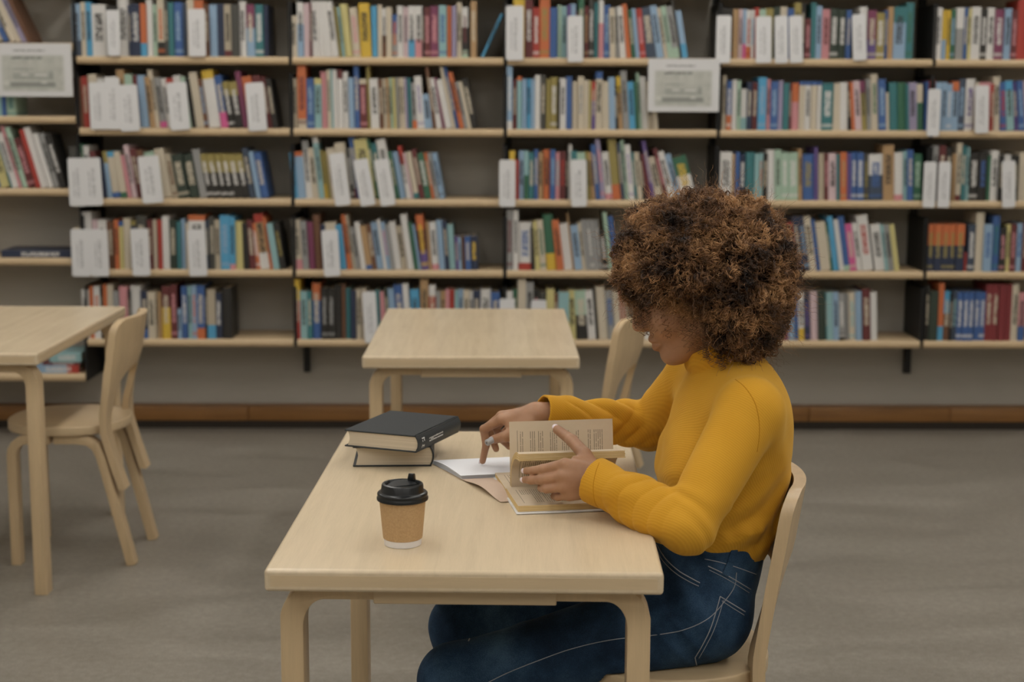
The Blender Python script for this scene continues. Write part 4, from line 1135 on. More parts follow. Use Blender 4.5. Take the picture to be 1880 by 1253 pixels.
def hand(p, Hd, wr):
    w_ = Hd['w']
    d = cone(p, wr, w_, 0.0255, 0.0225)
    for i, m in enumerate(Hd['mcp']):
        w2 = tuple(w_[j] + (m[j] - np.mean([q[j] for q in Hd['mcp']])) * 0.42 for j in range(3))
        d = smin(d, cone(p, w2, m, 0.0155, 0.0105), 0.012)
    for i, ff in enumerate(Hd['f']):
        d = smin(d, chain(p, ff, RF[i], 0.003), 0.0035)
    d = smin(d, chain(p, Hd['t'], RT, 0.004), 0.010)
    mid = tuple((Hd['t'][1][j] + Hd['mcp'][0][j]) / 2 for j in range(3))
    d = smin(d, cone(p, Hd['t'][0], mid, 0.012, 0.006), 0.012)   # web between thumb and palm
    return d
def head(p):
    L = (p - HO.astype(np.float32)) @ HR.astype(np.float32)   # local: forward, side, up
    M_ = np.stack([L[:, 0], np.abs(L[:, 1]), L[:, 2]], 1)      # mirrored
    d = ell(L, (-0.014, 0, 0.020), (0.097, 0.073, 0.097))
    d = smin(d, ell(L, (0.030, 0, -0.042), (0.060, 0.056, 0.076)), 0.03)
    d = smin(d, cone(M_, (-0.005, 0.048, -0.062), (0.055, 0.020, -0.100), 0.018, 0.016), 0.025)
    d = smin(d, ell(L, (0.068, 0, -0.100), (0.022, 0.022, 0.020)), 0.018)
    d = smin(d, ell(M_, (0.055, 0.034, -0.034), (0.026, 0.026, 0.026)), 0.02)
    d = smin(d, cone(M_, (0.080, 0, 0.026), (0.072, 0.040, 0.022), 0.012, 0.010), 0.015)
    d = np.maximum(d, -ell(M_, (0.092, 0.032, 0.002), (0.016, 0.019, 0.013)) * 1.0) if False else smin(d, ell(M_, (0.070, 0.032, 0.002), (0.014, 0.016, 0.012)), 0.006)
    d = smin(d, cone(L, (0.084, 0, 0.012), (0.104, 0, -0.028), 0.0075, 0.0105), 0.012)
    d = smin(d, ell(M_, (0.094, 0.011, -0.034), (0.010, 0.0085, 0.008)), 0.006)
    d = smin(d, cone(M_, (0.0905, 0, -0.0605), (0.080, 0.022, -0.0665), 0.0075, 0.003), 0.007)
    d = smin(d, cone(M_, (0.0895, 0, -0.0760), (0.080, 0.020, -0.0700), 0.0080, 0.003), 0.007)
    d = -smin(-d, cone(M_, (0.0990, 0, -0.0675), (0.083, 0.024, -0.0685), 0.0026, 0.0014), 0.003)
    d = smin(d, ell(M_, (-0.012, 0.074, -0.018), (0.020, 0.009, 0.031)), 0.006)
    return d
def body_fn(p):
    d = local(head, p, HO, 0.17)
    d = smin(d, cone(p, hd(-0.03, 0, -0.06), (0.395, YC, 0.90), 0.050, 0.055), 0.02)
    d = smin(d, torso(p, -0.016), 0.02)
    for s_, e_, w_, Hd in ((S1, E1, W1, NH), (S2, E2, W2, FH)):
        d = smin(d, chain(p, (s_, e_, Hd['w']), (0.038, 0.033, 0.0225), 0.01), 0.02)
        d = smin(d, local(hand, p, np.mean(Hd['mcp'], 0), 0.15, Hd, tuple(w_[j] + (e_[j] - w_[j]) * 0.2 for j in range(3))), 0.006)
    return d
def sn(p, f, ph): return np.sin(p[:, 0] * f[0] + p[:, 1] * f[1] + p[:, 2] * f[2] + ph)
def sleeve(p, s_, e_, w_, rad, seed):
    s_, e_, w_ = (np.array(q, np.float32) for q in (s_, e_, w_))
    d1 = cone(p, s_, e_, rad[0], rad[1])
    ax = (w_ - e_); L = float(np.linalg.norm(ax)); ax = ax / L
    t = (p - e_) @ ax
    rr = np.interp(t, [0, L * 0.3, L * 0.62, L * 0.8, L * 0.9, L], [rad[1], rad[2], rad[3], rad[4], rad[5], rad[6]])
    q = p - e_ - np.clip(t, 0, L)[:, None] * ax
    # gathered cloth: slanting ridges that run round the forearm
    side = np.array([ax[1], -ax[0], 0.0]); side /= np.linalg.norm(side); upv = np.cross(ax, side)
    ph = np.arctan2(q @ upv, q @ side)
    def crease(x): return 1 - 2 * np.abs(np.sin(x)) ** 0.55         # pinched ridges with round valleys, turned outwards
    part = 0.45 + 0.55 * np.sin(ph + 9 * t + seed)                   # folds die out round the arm
    fold = -crease(t * 47 + 1.9 * np.cos(ph + seed * 2) + 0.6 * np.sin(2 * ph + seed) + 1.3) * 0.75 * part - crease(t * 96 + 2.3 * np.sin(ph + seed + 1.0) + seed) * 0.40 * (1 - part) + 0.6 * np.sin(t * 40 + 1.8 * np.sin(ph * 2 + seed))
    env = np.clip(t / 0.03, 0, 1) * np.clip((L - 0.030 - t) / 0.03, 0, 1)
    d2 = np.linalg.norm(q, axis=1) - rr - 0.0056 * fold * env
    # creases inside the elbow
    de = np.linalg.norm(p - e_, axis=1)
    k = np.clip(1 - de / 0.10, 0, 1)
    d1 = d1 - 0.0040 * k * np.sin(((p - e_) @ (s_ - e_)) / float(np.linalg.norm(s_ - e_)) * 150 + 2.0 * sn(p, (60, 30, 20), seed))
    d = smin(d1, d2, 0.012)
    d = np.maximum(d, (p - w_) @ ax)                             # the cuff opening
    inner = np.linalg.norm(q, axis=1) - (rr - 0.0048)
    d = np.maximum(d, -np.maximum(inner, -(t - (L - 0.035))))
    return d
def sweater_fn(p):
    d = torso(p, 0.004)
    # soft drape: slanting folds from the bust to the waist, fine ruffle above the waistband
    w1 = np.clip(1 - np.abs(p[:, 2] - 0.70) / 0.11, 0, 1)
    d = d - 0.0056 * w1 * np.sin((p[:, 2] * 0.86 - p[:, 0] * 0.62) * 115 + 1.2 * sn(p, (20, 14, 9), 0.6))
    w2 = np.clip(1 - np.abs(p[:, 2] - 0.83) / 0.12, 0, 1)
    d = d - 0.0022 * w2 * np.sin((p[:, 2] * 0.5 + p[:, 0] * 0.9) * 70 + 1.1 * sn(p, (18, 22, 9), 2.0))
    w3 = np.clip(1 - np.abs(p[:, 2] - 0.688) / 0.025, 0, 1)
    d = d - 0.005 * w3 - 0.002 * w3 * sn(p, (160, 120, 40), 0.3)
    d = smin(d, sleeve(p, S1, E1, W1, (0.057, 0.046, 0.042, 0.042, 0.039, 0.041, 0.041), 0.4), 0.008)
    d = smin(d, sleeve(p, S2, E2, W2, (0.058, 0.046, 0.040, 0.037, 0.036, 0.035, 0.034), 2.1), 0.008)
    # rolled collar
    a = np.array((0.387, YC, 0.954), np.float32); b = np.array((0.354, YC, 1.008), np.float32)
    ax = b - a; L = float(np.linalg.norm(ax)); ax /= L
    t = (p - a) @ ax
    q = np.linalg.norm((p - a - t[:, None] * ax) * np.array((1, 1.02, 1), np.float32), axis=1)
    rr = np.interp(t, [0.0, 0.012, L], [0.0700, 0.0690, 0.060]) + 0.0012 * np.sin(t * 190)
    dc = np.maximum(np.maximum(q - rr, -t + 0.004), t - L)
    dc = np.maximum(dc, -np.maximum(q - (rr - 0.0065), -(t - L + 0.03)))
    ring = np.hypot(q - 0.0715, t - 0.003) - 0.0042                   # the fold's shadow line
    d = np.maximum(d, -ring)
    d = smin(d, dc, 0.002)
    d = np.maximum(d, 0.590 - p[:, 2])
    hollow = np.maximum(q - 0.047, -(t - L + 0.03))
    return np.maximum(d, -hollow)
K1, K2 = (-0.098, 2.605, 0.418), (-0.092, 2.868, 0.425)
A1, A2 = (-0.055, 2.605, 0.10), (-0.050, 2.870, 0.10)
def jeans_fn(p):
    d = ell(p, (0.333, YC, 0.535), (0.101, 0.168, 0.100))
    d = smin(d, ell(p, (0.366, YC, 0.63), (0.094, 0.138, 0.12)), 0.045)
    for h_, k_, a_ in (((0.345, 2.660, 0.522), K1, A1), ((0.345, 2.820, 0.522), K2, A2)):
        e = chain(p, (h_, k_, a_), (0.086, 0.060, 0.045), 0.03)
        dk = np.linalg.norm(p - np.array((k_[0] + 0.05, k_[1], k_[2] - 0.05), np.float32), axis=1)
        e = e - 0.003 * np.clip(1 - dk / 0.12, 0, 1) * sn(p, (70, 40, 120), 0.5)
        dh = np.linalg.norm(p - np.array((0.27, h_[1], 0.57), np.float32), axis=1)
        e = e - 0.0055 * np.clip(1 - dh / 0.14, 0, 1) * sn(p, (115, 20, 60), 1.5 + 1.5 * sn(p, (14, 20, 30), 0.7))
        d = smin(d, e, 0.02)
    hipw = np.clip(1 - np.hypot(p[:, 0] - 0.30, p[:, 2] - 0.54) / 0.15, 0, 1)
    rid = np.abs(np.sin((p[:, 0] * 0.80 + p[:, 2] * 0.60) * 62 + 0.9 * sn(p, (22, 10, 35), 0.4))) ** 0.6
    d = d + 0.0048 * hipw * (rid - 0.6)                             # hip creases fanning out of the lap
    kw = np.clip(1 - np.abs(p[:, 0] - 0.02) / 0.16, 0, 1)
    d = d + 0.0030 * kw * (np.abs(np.sin(p[:, 0] * 34 - p[:, 2] * 20 + sn(p, (12, 18, 40), 1.0))) ** 0.6 - 0.6)
    # waistband: a thicker band along the top, sloping with the pelvis
    tp = (p[:, 2] - 0.662) * 0.97 + (p[:, 0] - 0.45) * 0.20
    band = np.clip((0.002 - np.abs(tp + 0.0185) + 0.0185) / 0.002, 0, 1)
    d = d - 0.0022 * band
    d = np.maximum(d, tp)
    # hollow at the waist so the sweater is tucked in
    d = np.maximum(d, -np.maximum(ell(p, (0.366, YC, 0.65), (0.087, 0.132, 0.13)), -(tp + 0.05)))
    inseat = np.maximum(np.hypot(p[:, 0] - 0.284, p[:, 1] - 2.735) - 0.2, p[:, 2] - 0.4415)
    d = np.maximum(d, -inseat)
    return np.maximum(d, 0.055 - p[:, 2])

def mk_skin():
    t = NT('skin')
    v = t.coord('Object')
    n = t.noise(v, 28, 3); n2 = t.noise(v, 420, 2)
    c = t.ramp(n, [(0.3, (0.35, 0.178, 0.096)), (0.7, (0.45, 0.25, 0.147))])
    t.b.inputs['Subsurface Weight'].default_value = 0.12
    t.b.inputs['Subsurface Radius'].default_value = (0.01, 0.004, 0.002)
    t.bump(n2, 0.12, 0.0006)
    return t.fin(c, 0.48, 0.4)
def mk_knit():
    t = NT('mustard_knit')
    v = t.coord('Object')
    n = t.noise(v, 6, 3)
    c = t.ramp(n, [(0.3, (0.60, 0.298, 0.022)), (0.7, (0.70, 0.365, 0.034))])
    fine = t.noise(v, 900, 2)
    wv = t.n('ShaderNodeTexWave', wave_type='BANDS', bands_direction='DIAGONAL')
    t.l(v, wv.inputs['Vector']); wv.inputs['Scale'].default_value = 95; wv.inputs['Distortion'].default_value = 1.2; wv.inputs['Detail'].default_value = 1
    h = t.math('ADD', t.math('MULTIPLY', wv.outputs['Fac'], 0.7), t.math('MULTIPLY', fine, 0.5))
    c = t.mix(t.math('MULTIPLY', t.math('SUBTRACT', 1.0, wv.outputs['Fac']), 0.16), c, (0.40, 0.16, 0.004))
    t.bump(h, 0.35, 0.0007)
    t.b.inputs['Sheen Weight'].default_value = 0.25
    t.b.inputs['Sheen Tint'].default_value = (1.0, 0.75, 0.3, 1)
    return t.fin(c, 0.85, 0.15)
def mk_denim():
    t = NT('blue_denim')
    v = t.coord('Object')
    n = t.noise(v, 9, 4, 0.6); f = t.noise(t.coord('Object', (1, 1, 2.2)), 650, 2, 0.7)
    k = t.math('ADD', t.math('MULTIPLY', n, 0.6), t.math('MULTIPLY', f, 0.4))
    c = t.ramp(k, [(0.38, (0.006, 0.017, 0.038)), (0.52, (0.020, 0.050, 0.100)), (0.66, (0.065, 0.130, 0.210))])
    t.bump(f, 0.3, 0.0005)
    return t.fin(c, 0.8, 0.2)
M['skin'] = mk_skin(); M['knit'] = mk_knit(); M['denim'] = mk_denim()
M['nail'] = plain('nail_polish', (0.80, 0.68, 0.72), 0.2, 0.5, 0.02)
M['thread'] = plain('seam_thread', (0.33, 0.34, 0.37), 0.8, 0.2)
M['denim_dark'] = plain('denim_edge', (0.012, 0.03, 0.06), 0.85, 0.2)
PO = Vector((0.30, YC, 0.0))
person = empty('person', PO, 0, 'curly-haired person in mustard turtleneck and jeans reading at the table', 'person')
def pm(name, fn, lo, hi, h, mat, relax=1, parent=None):
    V, F = surface(fn, lo, hi, h)
    V = V - np.array(PO)
    me, V = np_mesh(name, V, F, relax)
    return link(name, me, mat, parent or person), V, F
body, bV, bF = pm('body', body_fn, (-0.085, 2.42, 0.56), (0.53, 3.06, 1.23), 0.0019, M['skin'], 1)
sweater, sV, sF = pm('sweater', sweater_fn, (0.03, 2.40, 0.56), (0.54, 3.06, 1.01), 0.0024, M['knit'], 1)
jeans, jV, jF = pm('jeans', jeans_fn, (-0.18, 2.50, 0.04), (0.50, 2.98, 0.66), 0.0030, M['denim'], 1)
# fingernails
def nail(parent, tip, prev, nrm, r=0.0066, ln=0.0062):
    tip, prev, nrm = Vector(tip), Vector(prev), Vector(nrm)
    d = (tip - prev).normalized()
    n = (nrm - d * nrm.dot(d)).normalized()
    s = d.cross(n)
    bm = bmesh.new()
    bmesh.ops.create_uvsphere(bm, u_segments=14, v_segments=8, radius=1)
    for v in bm.verts:
        c = v.co
        v.co = d * (c.x * ln) + s * (c.y * r * 0.78) + n * (c.z * 0.0016 - 0.0012 * c.y * c.y)
    o = link('fingernail', bm_mesh('fingernail', bm, True), M['nail'], parent)
    o.location = tip - PO + d * 0.0025 + n * (r * 0.83)
    return o
nail(body, NH['t'][3], NH['t'][2], (-0.25, -0.65, 0.75), 0.0076, 0.0078)
nail(body, NH['f'][0][3], NH['f'][0][2], (-0.8, -0.55, 0.1), 0.0062, 0.0055)
nail(body, NH['f'][1][3], NH['f'][1][2], (-0.8, -0.55, -0.05), 0.0062, 0.0055)
nail(body, FH['t'][3], FH['t'][2], (-0.15, -0.9, 0.25), 0.0078, 0.0078)
nail(body, FH['f'][0][3], FH['f'][0][2], (-0.9, 0.25, 0.2), 0.0062, 0.0055)
# eyes
def mk_eye():
    t = NT('eye')
    s = t.n('ShaderNodeSeparateXYZ'); t.l(t.coord('Object'), s.inputs[0])
    c = t.ramp(s.outputs[0], [(0.0, (0.75, 0.72, 0.68)), (0.0074, (0.75, 0.72, 0.68)), (0.0078, (0.09, 0.04, 0.02)), (0.0098, (0.01, 0.008, 0.006))])
    return t.fin(c, 0.15, 0.5)
M['eye'] = mk_eye()
M['lash'] = plain('eyebrow', (0.02, 0.012, 0.008), 0.8, 0.2)
for s_ in (-1, 1):
    bm = bmesh.new(); bmesh.ops.create_uvsphere(bm, u_segments=20, v_segments=12, radius=0.0105)
    o = link('eye', bm_mesh('eye', bm, True), M['eye'], body)
    Rm = Matrix(((HF[0], HS[0], HU[0]), (HF[1], HS[1], HU[1]), (HF[2], HS[2], HU[2]))).to_4x4()
    Rm.translation = Vector(hd(0.0750, 0.032 * s_, 0.001)) - PO
    o.matrix_local = Rm
    pts = [Vector(hd(0.090 - 0.010 * abs(k - 0.3), (0.014 + 0.032 * k) * s_, 0.024 + 0.005 * math.sin(k * 2.4))) - PO for k in (0, 0.25, 0.5, 0.75, 1.0)]
    link('eyebrow', pydata('eyebrow', *tube(pts, [0.002, 0.003, 0.003, 0.0025, 0.001], 6), True), M['lash'], body)

# seams and pockets of the jeans follow its surface
def tree(V, F): return BVHTree.FromPolygons([tuple(v) for v in V], [tuple(f) for f in F])
jT, sT = tree(jV, jF), tree(sV, sF)
camp = Vector((0, 0, CAM_H)) - PO
def on(T, px, py, lift=0.0):
    d = (aty(px, py, 2.0) - Vector((0, 0, CAM_H))).normalized()
    loc, n, i, dist = T.ray_cast(camp, d)
    if loc is None: return None
    return loc + n * lift
def seam(name, T, pxs, rad, mat, parent, lift=0.0004, n=6):
    pts = [on(T, p.x, p.y, lift) for p in spline([(a, b, 0) for a, b in pxs], n)]
    pts = [p for p in pts if p is not None]
    if len(pts) < 3: return
    run = [pts[0]]
    for p in pts[1:]:
        if (p - run[-1]).length < 0.035: run.append(p)
    link(name, pydata(name, *tube(run, rad, 5), True), mat, parent)
for off in (0,):
    seam('side_seam', jT, [(1352, 1052), (1348, 1078), (1330, 1105), (1302, 1135), (1262, 1155), (1215, 1165), (1120, 1176), (1050, 1192), (990, 1213), (930, 1237), (880, 1262)], 0.0008, M['thread'], jeans)
seam('pocket_seam', jT, [(1206, 1000), (1222, 1026), (1245, 1048), (1270, 1063), (1285, 1071)], 0.0011, M['thread'], jeans)
seam('pocket_seam', jT, [(1202, 1004), (1217, 1030), (1240, 1053), (1266, 1069), (1283, 1077)], 0.0009, M['thread'], jeans)
seam('pocket_seam', jT, [(1322, 1096), (1345, 1110), (1368, 1124)], 0.0011, M['thread'], jeans)
seam('pocket_seam', jT, [(1322, 1096), (1314, 1125), (1303, 1158), (1288, 1188), (1276, 1208)], 0.0010, M['thread'], jeans)
seam('pocket_seam', jT, [(1276, 1208), (1279, 1222), (1284, 1236)], 0.0010, M['thread'], jeans)
seam('pocket_seam', jT, [(1325, 1104), (1345, 1117), (1366, 1130)], 0.0007, M['thread'], jeans)
seam('pocket_seam', jT, [(1328, 1103), (1320, 1130), (1309, 1161), (1294, 1190), (1283, 1209)], 0.0007, M['thread'], jeans)
seam('yoke_seam', jT, [(1302, 1047), (1326, 1059), (1350, 1073), (1375, 1089)], 0.0007, M['thread'], jeans)
seam('yoke_seam', jT, [(1300, 1040), (1325, 1052), (1350, 1066), (1378, 1083)], 0.0011, M['thread'], jeans)
seam('waistband_seam', jT, [(1294, 1027), (1322, 1033), (1352, 1042), (1388, 1055)], 0.0008, M['thread'], jeans)
seam('inner_seam', jT, [(860, 1178), (868, 1166), (892, 1152), (930, 1140), (985, 1126)], 0.0013, M['thread'], jeans)
def loop_strip(pxs, wd):
    pts = [on(jT, p.x, p.y, 0.0022) for p in spline([(a, b, 0) for a, b in pxs], 4)]
    pts = [p for p in pts if p is not None]
    v, f = [], []
    for i, p in enumerate(pts):
        t = (pts[min(i + 1, len(pts) - 1)] - pts[max(i - 1, 0)]).normalized()
        loc, n, _, _ = jT.find_nearest(p)
        s = t.cross(n).normalized()
        for a, b in ((-1, 0.0012), (1, 0.0012), (1, -0.0015), (-1, -0.0015)):
            v.append(p + s * (a * wd / 2) + n * b)
    for i in range(len(pts) - 1):
        for k in range(4):
            f.append((i * 4 + k, i * 4 + (k + 1) % 4, (i + 1) * 4 + (k + 1) % 4, (i + 1) * 4 + k))
    f.append((3, 2, 1, 0)); n0 = (len(pts) - 1) * 4; f.append((n0, n0 + 1, n0 + 2, n0 + 3))
    if len(pts) > 2: link('belt_loop', pydata('belt_loop', v, f), M['denim'], jeans)
loop_strip([(1348, 1009), (1344, 1022), (1339, 1037), (1331, 1056)], 0.012)
M['knit_seam'] = plain('knit_seam', (0.50, 0.225, 0.012), 0.9, 0.1)
seam('shoulder_seam', sT, [(1350, 697), (1368, 712), (1385, 738), (1393, 768), (1394, 800), (1390, 830)], 0.0009, M['knit_seam'], sweater, -0.0002)
seam('cuff_seam', sT, [(1100, 850), (1093, 870), (1089, 895), (1092, 922), (1098, 932)], 0.0008, M['knit_seam'], sweater, -0.0002)

# shoes (under the table, below the picture)
M['shoe'] = plain('white_shoe', (0.62, 0.60, 0.57), 0.6, 0.3, 0.05)
def shoe_fn(cx, cy):
    def fn(p):
        d = cone(p, (cx + 0.03, cy, 0.045), (cx - 0.12, cy, 0.038), 0.038, 0.034)
        d = smin(d, cone(p, (cx + 0.02, cy, 0.05), (cx + 0.0, cy, 0.10), 0.042, 0.044), 0.03)
        return np.maximum(d, 0.001 - p[:, 2])
    return fn
for A_ in (A1, A2):
    pm('shoe', shoe_fn(A_[0], A_[1]), (A_[0] - 0.18, A_[1] - 0.06, -0.004), (A_[0] + 0.10, A_[1] + 0.06, 0.16), 0.004, M['shoe'], 1)

# marker pen in the far hand
pen0, pen1 = Vector((-0.0475, 2.866, 0.7865)), Vector((0.020, 2.925, 0.812))
pd = (pen1 - pen0)
pen = empty('marker_pen', pen0, 0, 'grey and white marker pen held in the reader\'s far hand', 'pen')
pen.rotation_euler = pd.to_track_quat('Z', 'Y').to_euler()
Lp = pd.length
M['pen_white'] = plain('pen_white', (0.62, 0.64, 0.66), 0.35, 0.4, 0.02)
M['pen_grey'] = plain('pen_grey', (0.36, 0.36, 0.36), 0.35, 0.4, 0.02)
link('barrel', lathe('barrel', [(0.0, 0.018), (0.0058, 0.018), (0.0058, Lp - 0.004), (0.004, Lp), (0.0, Lp)], 24), M['pen_white'], pen)
link('cap', lathe('cap', [(0.0024, 0.004), (0.0024, 0.0), (0.0050, 0.0), (0.0062, 0.0012), (0.0062, 0.018), (0.0, 0.018)], 24), M['pen_grey'], pen)
link('cap_hole', lathe('cap_hole', [(0.0, 0.0030), (0.0024, 0.0030)], 16), M['lid'], pen)
# ---------------------------------------------------------------- hair: a thick mass of small curls
HC = np.array([0.345, YC, 1.120])                             # middle of the hair mass
rg = np.random.default_rng(11)
# radius of the mass by direction in the side view (angle from +x towards +z), and its half width across
ANG = np.radians([-180, -165, -150, -135, -120, -105, -90, -75, -60, -45, -30, -15, 0, 15, 30, 45, 60, 75, 90, 105, 120, 135, 150, 165, 180])
RAD = np.array([0.160, 0.150, 0.125, 0.110, 0.115, 0.125, 0.140, 0.158, 0.170, 0.172, 0.165, 0.160, 0.158, 0.160, 0.162, 0.160, 0.153, 0.148, 0.146, 0.148, 0.156, 0.166, 0.170, 0.168, 0.160]) * 0.985
def hair_r(d):
    """outer radius of the mass along unit directions d (n,3)"""
    a = np.arctan2(d[:, 2], d[:, 0])
    r = np.interp(a, ANG, RAD)
    lump = 0.010 * (np.sin(d[:, 0] * 9 + d[:, 2] * 7 + 1.0) * np.sin(d[:, 1] * 8 + d[:, 2] * 6 + 0.4)) + 0.006 * np.sin(d[:, 0] * 21 - d[:, 2] * 17 + d[:, 1] * 19)
    return r * (1 - 0.06 * d[:, 1] ** 2) + lump
def face_open(p):
    """points in front of the face that the hair leaves free"""
    L = (p - HO) @ HR
    return (((L[:, 0] > 0.045) & (L[:, 2] < -0.004)) | ((L[:, 0] > 0.006) & (L[:, 2] < -0.044))) & (np.abs(L[:, 1]) < 0.092)
def mk_hair(name, dark=False):
    t = NT(name)
    at = t.n('ShaderNodeAttribute', attribute_type='GEOMETRY', attribute_name='tipness').outputs['Fac']
    v = t.coord('Object')
    big = t.noise(v, 17, 3, 0.6)
    fine = t.noise(v, 240, 2)
    bg = t.math('MULTIPLY_ADD', t.math('SUBTRACT', big, 0.5), 1.8, 0.51)
    f = t.math('ADD', t.math('ADD', bg, t.math('MULTIPLY', at, 0.42)), t.math('MULTIPLY', t.math('SUBTRACT', fine, 0.5), 0.3))
    c = t.ramp(f, [(0.36, (0.011, 0.006, 0.005)), (0.58, (0.055, 0.026, 0.012)), (0.80, (0.20, 0.094, 0.037)), (1.0, (0.52, 0.29, 0.13))])
    return t.fin(c, 0.42, 0.45)
M['hair'] = mk_hair('curly_hair')
M['hair_core'] = plain('hair_core', (0.018, 0.010, 0.006), 0.9, 0.1, 0.4, 60)
def core_fn(p):
    q = p - HC.astype(np.float32)
    r = np.linalg.norm(q, axis=1) + 1e-6
    d = r - hair_r(q / r[:, None]) * 0.84
    d = d + 0.006 * np.sin(p[:, 0] * 130) * np.sin(p[:, 1] * 140 + 1) * np.sin(p[:, 2] * 120 + 2)
    L = (p - HO.astype(np.float32)) @ HR.astype(np.float32)
    # opening in front of the face and room for the neck
    cut = np.maximum(np.maximum(0.030 - L[:, 0], L[:, 2] - 0.012), np.abs(L[:, 1]) - 0.085)
    d = np.maximum(d, -cut)
    nk = cone(p, (0.375, YC, 0.90), (0.345, YC, 1.0), 0.078, 0.066)
    return np.maximum(d, -nk)
hair, hV, hF = pm('hair', core_fn, (0.12, 2.52, 0.93), (0.56, 2.96, 1.32), 0.005, M['hair_core'], 2)

NC, NK, NP = 3600, 5, 44
gi = np.arange(NC) + 0.5
zz = 1 - 2 * gi / NC; aa = gi * 2.399963
dc = np.stack([np.sqrt(1 - zz * zz) * np.cos(aa), np.sqrt(1 - zz * zz) * np.sin(aa), zz], 1) + rg.normal(0, 0.03, (NC, 3))
dc /= np.linalg.norm(dc, axis=1)[:, None]
down = np.array([0, 0, -1.0])
wd_ = np.clip(0.75 - dc[:, 2], 0.0, 1.3)[:, None]            # locks hang on the sides, spring about on the crown
g = down * wd_ * 1.25 + rg.normal(0, 0.75, (NC, 3))
g -= dc * np.sum(g * dc, 1)[:, None]
g /= np.linalg.norm(g, axis=1)[:, None] + 1e-6
Lc = rg.uniform(0.030, 0.062, NC)
off = np.clip(rg.normal(0.0, 0.0085, NC), -0.02, 0.009) - 0.004
tt = np.linspace(0, 1, NP)[None, :, None]
dr_ = dc[:, None, :] + g[:, None, :] * (tt * (Lc / 0.155)[:, None, None])
dr_ /= np.linalg.norm(dr_, axis=2)[:, :, None]
RR = hair_r(dr_.reshape(-1, 3)).reshape(NC, NP)
path = HC + dr_ * (RR * (0.84 + 0.15 * np.minimum(1, tt[:, :, 0] * 2.2)) + off[:, None])[:, :, None]
ok = ~face_open(path.reshape(-1, 3)).reshape(NC, NP).any(1)
nkd = (cone(path.reshape(-1, 3).astype(np.float32), (0.385, YC, 0.88), (0.345, YC, 0.99), 0.082, 0.066) > 0).reshape(NC, NP).all(1)
ok &= nkd & (path[:, -1, 2] > 0.957)
path, dc, g, Lc = path[ok], dc[ok], g[ok], Lc[ok]
NC = len(path)
tn = np.gradient(path, axis=1); tn /= np.linalg.norm(tn, axis=2)[:, :, None]
e1 = np.cross(tn, dc[:, None, :] + 0.01); e1 /= np.linalg.norm(e1, axis=2)[:, :, None]
e2 = np.cross(tn, e1)
turns = Lc / rg.uniform(0.0105, 0.0165, NC)
ph0 = rg.uniform(0, 6.283, NC); cr0 = rg.uniform(0.0026, 0.0056, NC); hue0 = rg.uniform(-0.16, 0.16, NC)
P_l, R_l, T_l = [], [], []
for k in range(NK):
    ph = (ph0 + rg.normal(0, 0.22, NC))[:, None] + turns[:, None] * 6.283 * tt[:, :, 0] * (1 + rg.normal(0, 0.03, NC))[:, None]
    cr = ((cr0 * rg.uniform(0.75, 1.3, NC))[:, None] * (0.5 + 0.5 * tt[:, :, 0]))[:, :, None]
    P_l.append(path + cr * (np.cos(ph)[:, :, None] * e1 + np.sin(ph)[:, :, None] * e2) + rg.normal(0, 0.0007, (NC, 1, 3)) + rg.normal(0, 0.003, (NC, 1, 3)) * tt ** 2)
    R_l.append(np.repeat(rg.uniform(0.00032, 0.00062, NC)[:, None], NP, 1) * (1 - 0.5 * tt[:, :, 0] ** 4))
    T_l.append(np.clip(0.15 + 0.65 * tt[:, :, 0] + hue0[:, None], 0, 1))
pos = np.concatenate(P_l); rad = np.concatenate(R_l); tip_ = np.concatenate(T_l)
n = len(pos)
# fine frizz that stands off the mass
NFZ, NPF = 6500, 22
df = rg.normal(size=(NFZ * 2, 3)); df /= np.linalg.norm(df, axis=1)[:, None]
Rf = hair_r(df)
tf = HC + df * (Rf * rg.uniform(0.97, 1.05, len(df)))[:, None]
kp = ~face_open(tf) & (tf[:, 2] > 0.965)
df, tf, Rf = df[kp][:NFZ], tf[kp][:NFZ], Rf[kp][:NFZ]
t2_ = np.linspace(0, 1, NPF)[None, :, None]
rf = HC + df * (Rf * 0.86)[:, None]
lf = rf[:, None, :] * (1 - t2_) + tf[:, None, :] * t2_ + rg.normal(0, 0.022, (len(df), 1, 3)) * t2_ ** 1.4
ph = rg.uniform(0, 6.28, (len(df), 1)) + rg.uniform(2, 5, (len(df), 1)) * 6.283 * t2_[:, :, 0]
f1 = np.cross(df, np.array([0.2, 0.9, 0.4])); f1 /= np.linalg.norm(f1, axis=1)[:, None]; f2 = np.cross(df, f1)
crf = (rg.uniform(0.001, 0.004, len(df))[:, None] * (0.3 + 0.7 * t2_[:, :, 0]))[:, :, None]
pf = lf + crf * (np.cos(ph)[:, :, None] * f1[:, None, :] + np.sin(ph)[:, :, None] * f2[:, None, :])
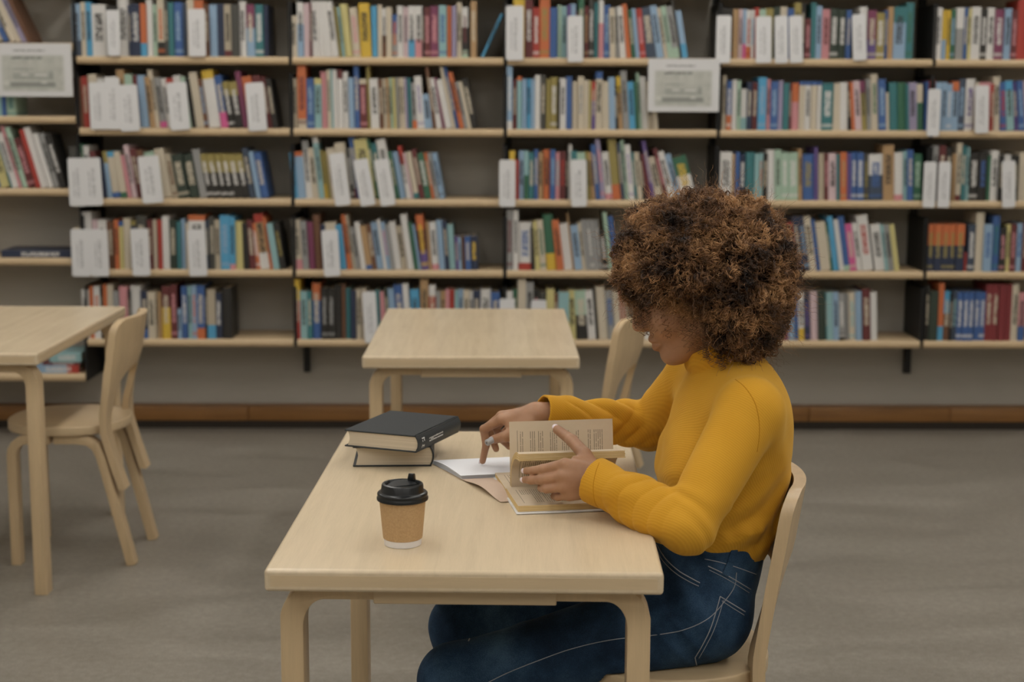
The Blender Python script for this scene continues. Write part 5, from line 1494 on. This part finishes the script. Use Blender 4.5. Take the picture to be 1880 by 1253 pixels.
# loose ringlets over the brow, the cheek and the nape
RING = []
def ringlet(p0, p1, nturn, r, cnt):
    for _ in range(cnt):
        a = np.array(p0) + rg.normal(0, 0.004, 3); b = np.array(p1) + rg.normal(0, 0.005, 3)
        tt = np.linspace(0, 1, 46)[:, None]
        l_ = a * (1 - tt) + b * tt + np.array([[-0.004, 0, 0.0]]) * np.sin(tt * 3.1)
        x_ = (b - a) / np.linalg.norm(b - a)
        g1 = np.cross(x_, [0.1, 1, 0.2]); g1 /= np.linalg.norm(g1); g2 = np.cross(x_, g1)
        pp = rg.uniform(0, 6.28) + tt * 6.283 * nturn
        RING.append(l_ + r * (0.5 + 0.5 * tt) * (np.cos(pp) * g1 + np.sin(pp) * g2))
def pxp(x, y, Y): return tuple(aty(x, y, Y))
for (x0, y0, x1, y1, Y, nt, r_) in ((1172, 540, 1170, 606, 2.715, 5, 0.0045), (1185, 545, 1180, 600, 2.70, 4, 0.005), (1196, 550, 1192, 612, 2.695, 5, 0.005), (1206, 560, 1208, 606, 2.690, 4, 0.0045), (1220, 560, 1222, 610, 2.682, 4, 0.005),
                                (1232, 565, 1236, 622, 2.678, 5, 0.0045), (1246, 565, 1250, 612, 2.675, 4, 0.0055), (1258, 570, 1262, 640, 2.672, 6, 0.005), (1270, 580, 1272, 648, 2.670, 6, 0.0055), (1284, 585, 1288, 655, 2.668, 6, 0.006),
                                (1300, 590, 1302, 665, 2.664, 7, 0.006), (1316, 600, 1320, 676, 2.660, 7, 0.006), (1332, 600, 1330, 668, 2.658, 6, 0.0055), (1160, 520, 1163, 585, 2.73, 5, 0.005), (1180, 540, 1168, 598, 2.76, 5, 0.005), (1190, 545, 1185, 610, 2.785, 5, 0.005)):
    ringlet(pxp(x0, y0, Y), pxp(x1, y1, Y), nt, r_, 3 if 1200 < x0 < 1295 else 8)
RING = np.array(RING)
sizes = [NP] * n + [NPF] * len(df) + [46] * len(RING)
allp = np.concatenate([pos.reshape(-1, 3), pf.reshape(-1, 3), RING.reshape(-1, 3)]) - np.array(PO)
allr = np.concatenate([rad.ravel(), np.repeat(rg.uniform(0.00010, 0.00020, len(df)), NPF), np.repeat(rg.uniform(0.00022, 0.0004, len(RING)), 46)])
tipn = np.concatenate([tip_.ravel(), np.full(len(df) * NPF, 0.75), np.full(len(RING) * 46, 0.45)])
hc = bpy.data.hair_curves.new('curls')
hc.add_curves(sizes)
hc.attributes['position'].data.foreach_set('vector', allp.astype(np.float32).ravel())
at = hc.attributes.get('radius') or hc.attributes.new('radius', 'FLOAT', 'POINT')
at.data.foreach_set('value', allr.astype(np.float32))
at = hc.attributes.new('tipness', 'FLOAT', 'POINT')
at.data.foreach_set('value', tipn.astype(np.float32))
hc.materials.append(M['hair'])
curls = bpy.data.objects.new('curls', hc)
COL.objects.link(curls)
curls.parent = hair
curls['kind'] = 'stuff'
